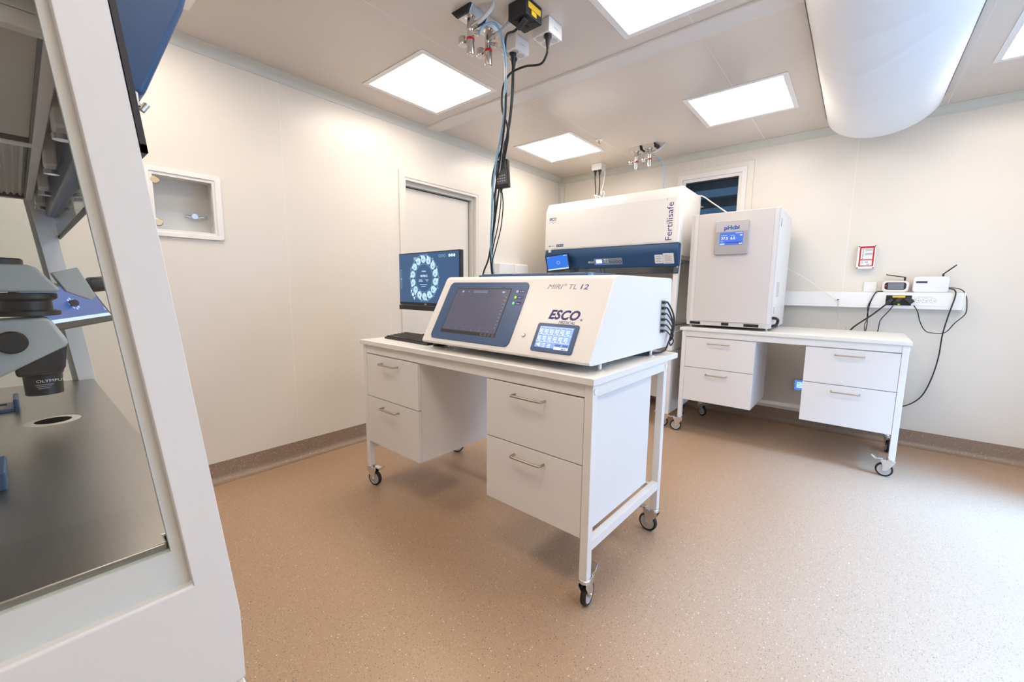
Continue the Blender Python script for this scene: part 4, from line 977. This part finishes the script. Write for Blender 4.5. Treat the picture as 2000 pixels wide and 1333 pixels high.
# small logger
LG = thing('data_logger', 'small cream data logger with grey screen and bent antenna on the trunking', 'logger', (.222, YB - .055, 1.249))
MB().rrect(-.079, .079, 0, .088, .026, -.014, .018, axis='y').build('case', mat('cream_plastic', (.80, .76, .68), .4, noise=.02, nscale=40), LG, bevel=.004)
fp = MB().rrect(-.064, .064, .018, .076, .018, -.0150, -.014, axis='y').build('bezel', M_BLACK, LG)
MB().box(-.044, .050, -.0155, -.0150, .022, .072).build('screen', mat('grey_lcd', (.20, .21, .24), .3, noise=.02, nscale=30), fp)
MB().cyl((-.056, -.0165, .048), (-.056, -.0150, .048), .004, n=10).build('alarm_lamp', emis('red_lamp', (1, .03, .02), 2.0), fp)
MB().cyl((.052, 0, .086), (.052, 0, .118), .006).tube([(.052, 0, .116), (-.062, 0, .138)], .0042).build('antenna', M_BLACK, LG, smooth=40)
# alarm dialler
DL = thing('alarm_dialler', 'white alarm dialler with keypad and upright antenna on the trunking', 'dialler', (.421, YB - .055, 1.249))
MB().rrect(-.098, .098, 0, .120, .020, -.022, .018, axis='y').build('case', mat('cool_white_plastic', (.82, .82, .86), .4, noise=.01, nscale=30), DL, bevel=.005)
MB().box(-.083, -.020, -.0230, -.022, .070, .084).build('display', mat('navy_lcd', (.02, .03, .12), .3, noise=.03, nscale=30), DL)
b = MB()
for r_ in range(5):
    for c_ in range(4): b.rrect(.030 + c_ * .016, .042 + c_ * .016, .026 + r_ * .014, .035 + r_ * .014, .003, -.0245, -.022, 3, 'y')
b.build('keypad', M_PLAST, DL)
MB().cyl((.062, .0, .118), (.062, 0, .140), .006).tube([(.061, 0, .138), (.125, 0, .205)], .0045).build('antenna', M_BLACK, DL, smooth=40)
# blue controller beneath the desk
BC = thing('wall_controller', 'small wall controller with glowing blue screen beneath the rear desk', 'controller', (-.345, YB, .385))
MB().rrect(-.048, .040, -.052, .056, .010, -.022, 0, axis='y').build('case', M_GREYW, BC, bevel=.003)
MB().box(-.030, .034, -.0228, -.022, -.040, .044).build('screen', emis('controller_blue', (.03, .16, .95), 1.6), BC)
b = MB()
for q in range(4): b.box(-.016, .026, -.0234, -.0228, -.022 + q * .014, -.014 + q * .014)
b.build('screen_text', emis('controller_text', (.6, .8, 1.0), 1.5), BC)

# cables about the trunking
G2 = 'cables around the wall trunking'
y5 = YB - .10; yd = YB - .13
def wcable(label, pts, r=.0034, m=M_CABLE, plugs=()): return cable(label, pts, r, m, group=G2, plugs=plugs, sub=6)
wcable('thick black cable slanting from the black outlet down behind the rear desk', [(.195, y5 - .03, 1.165), (.170, y5 - .03, 1.140), (.10, yd, 1.06), (-.005, yd - .005, .955), (-.06, yd - .01, .86)], .0058, plugs=(((.205, y5 + .008, 1.180), (-.35, -1, -.35), 'flat'),))
wcable('black cable dropping from the middle plug of the black outlet', [(.225, y5 - .035, 1.150), (.195, y5 - .03, 1.09), (.160, y5 - .02, 1.03), (.152, yd, .99), (.150, yd, .95), (.14, yd, .86)], .0034, plugs=(((.255, y5 + .008, 1.190), (-.55, -1, -.5), 'flat'),))
wcable('black cable drooping from the end plug of the black outlet to the dialler', [(.338, y5 - .03, 1.148), (.365, y5 - .01, 1.10), (.385, y5, 1.03), (.415, y5 + .02, .965), (.450, y5 + .02, .940), (.53, y5 + .02, .945), (.575, y5 + .02, 1.02), (.622, y5 + .02, 1.09), (.624, y5 + .02, 1.16), (.612, y5 + .03, 1.235), (.58, y5 + .04, 1.275), (.52, y5 + .05, 1.286)], .0032, plugs=(((.300, y5 + .008, 1.195), (.6, -1, -.5), 'flat'),))
wcable('long black cable hanging from the dialler down to the floor behind the desk', [(.515, YB - .06, 1.278), (.548, YB - .095, 1.268), (.556, YB - .10, 1.22), (.536, YB - .095, 1.08), (.522, YB - .07, .93), (.520, YB - .05, .75), (.500, YB - .04, .58), (.465, YB - .03, .44), (.41, YB - .03, .36), (.34, YB - .03, .318), (.25, YB - .03, .31)], .0042)
wcable('black lead running from the logger over the trunking edge', [(.150, YB - .06, 1.252), (.118, YB - .088, 1.250), (.098, YB - .096, 1.215), (.080, YB - .096, 1.14), (.074, YB - .09, 1.05), (.078, yd, .98), (.066, yd, .86)], .0036)
wcable('second thin lead from the logger twisting behind the desk', [(.152, YB - .058, 1.253), (.112, YB - .092, 1.248), (.088, YB - .099, 1.19), (.070, YB - .099, 1.12), (.080, YB - .09, 1.04), (.064, yd, .98), (.072, yd, .86)], .0028)
wcable('grey data cable falling from the trunking jack behind the desk', [(-.127, y5 + .005, 1.176), (-.124, y5 - .015, 1.15), (-.118, y5 - .01, 1.06), (-.095, y5 - .01, 1.00), (-.055, yd, .95), (-.03, yd, .86)], .0030, M_GCAB)
wcable('white data cable stretched from the incubator to the trunking jack', [(-.498, 4.40, 1.44), (-.40, 4.43, 1.385), (-.27, 4.46, 1.28), (-.17, y5 - .005, 1.20), (-.140, y5 - .003, 1.183)], .0034, M_WCAB)
wcable('white cable draped from the tall workstation over to the incubator', [(-1.30, 4.22, 2.134), (-1.21, 4.22, 2.128), (-1.12, 4.22, 2.06), (-.98, 4.22, 1.95), (-.90, 4.22, 1.885), (-.80, 4.25, 1.885)], .0055, M_WCAB)
# cords from the distant socket box to the workstation
G3 = 'cords above the tall workstation'
def scable(label, pts, r, m, plugs=()): return cable(label, pts, r, m, group=G3, plugs=plugs)
scable('black cord with a white sleeve hanging from the distant socket box', [(-2.36, 4.24, 2.49), (-2.35, 4.23, 2.42), (-2.325, 4.20, 2.33), (-2.31, 4.17, 2.23), (-2.30, 4.15, 2.135)], .0055, M_CABLE, (((-2.36, 4.245, 2.555), (0, 0, -1), 'round'),))
scable('second black cord hanging from the distant socket box', [(-2.31, 4.25, 2.49), (-2.30, 4.24, 2.42), (-2.28, 4.20, 2.30), (-2.27, 4.17, 2.21), (-2.27, 4.15, 2.135)], .0062, M_CABLE, (((-2.31, 4.25, 2.555), (0, 0, -1), 'round'),))
scable('white cord looped and tied above the tall workstation', [(-2.285, 4.29, 2.555), (-2.255, 4.27, 2.53), (-2.25, 4.24, 2.42), (-2.255, 4.20, 2.30), (-2.24, 4.18, 2.27), (-2.215, 4.17, 2.30), (-2.20, 4.17, 2.27), (-2.22, 4.16, 2.22), (-2.27, 4.16, 2.25), (-2.31, 4.16, 2.27), (-2.28, 4.15, 2.22), (-2.25, 4.14, 2.25), (-2.22, 4.14, 2.20), (-2.235, 4.14, 2.135)], .0055, M_WCAB)
cable('thin blue gas hose curving from the distant regulator to the workstation', [(-1.61, 4.02, 2.515), (-1.575, 4.05, 2.505), (-1.55, 4.08, 2.45), (-1.535, 4.10, 2.36), (-1.53, 4.10, 2.25), (-1.53, 4.10, 2.135)], .0050, M_TUBEB, name='gas_hose', group=G3)

# ================================================================== LEFT WALL THINGS
# pass-through hatch set into the wall
PH = thing('wall_hatch', 'white framed wall hatch with glass door and two brass catches', 'hatch', (XL, 0, 0))
MB().ring(rr(.496, .848, 1.520, 1.895, .02, 4), rr(.516, .815, 1.546, 1.868, .004, 4), 0, .014).build('outer_frame', M_PLAST, PH, bevel=.003)
MB().ring(wr(.514, .832, 1.54, 1.872), wr(.530, .802, 1.560, 1.852), -.03, .008).build('door_frame', M_WHITE, PH, bevel=.002)
b = MB().box(-.19, -.185, .514, .832, 1.54, 1.878).box(-.19, -.03, .514, .518, 1.54, 1.878).box(-.19, -.03, .828, .832, 1.54, 1.878).box(-.19, -.03, .514, .832, 1.54, 1.544).box(-.19, -.03, .514, .832, 1.874, 1.878)
b.build('recess_lining', mat('hatch_lining', (.90, .88, .86), .4, noise=.01, nscale=20), PH)
MB().box(-.012, -.007, .528, .804, 1.558, 1.854).build('pane', glass_mat('hatch_glass', (.97, .97, .96), .03), PH)
for z in (1.823, 1.596): MB().lathe([(.020, -.008), (.021, 0), (.021, .006), (.017, .009)], (0, .539, z), (1, 0, 0), n=24).build('catch_disc', M_BRASS, PH, Matrix.Identity(4), smooth=30)
MB().box(-.175, -.11, .776, .800, 1.655, 1.672).cyl((-.165, .70, 1.668), (-.165, .78, 1.664), .009).cyl((-.15, .742, 1.668), (-.14, .742, 1.668), .016).build('latch', M_CHROME, PH, smooth=40)
for y, z in ((.820, 1.80), (.820, 1.70), (.820, 1.62)): MB().cyl((-.1, y - .002, z), (-.1, y + .008, z), .006, n=10).build('shelf_pin', M_ZINC, PH)
# twin white wall boxes beyond the door
WBX = thing('wall_dispenser', 'white double wall box on the left wall, behind the hanging cables', 'dispenser', (XL, 3.29, 1.20))
MB().box(0, .10, 0, .245, 0, .315).build('box', M_PLAST, WBX, bevel=.012, seg=3)
MB().box(0, .10, .247, .49, 0, .315).build('box', M_PLAST, WBX, bevel=.012, seg=3)
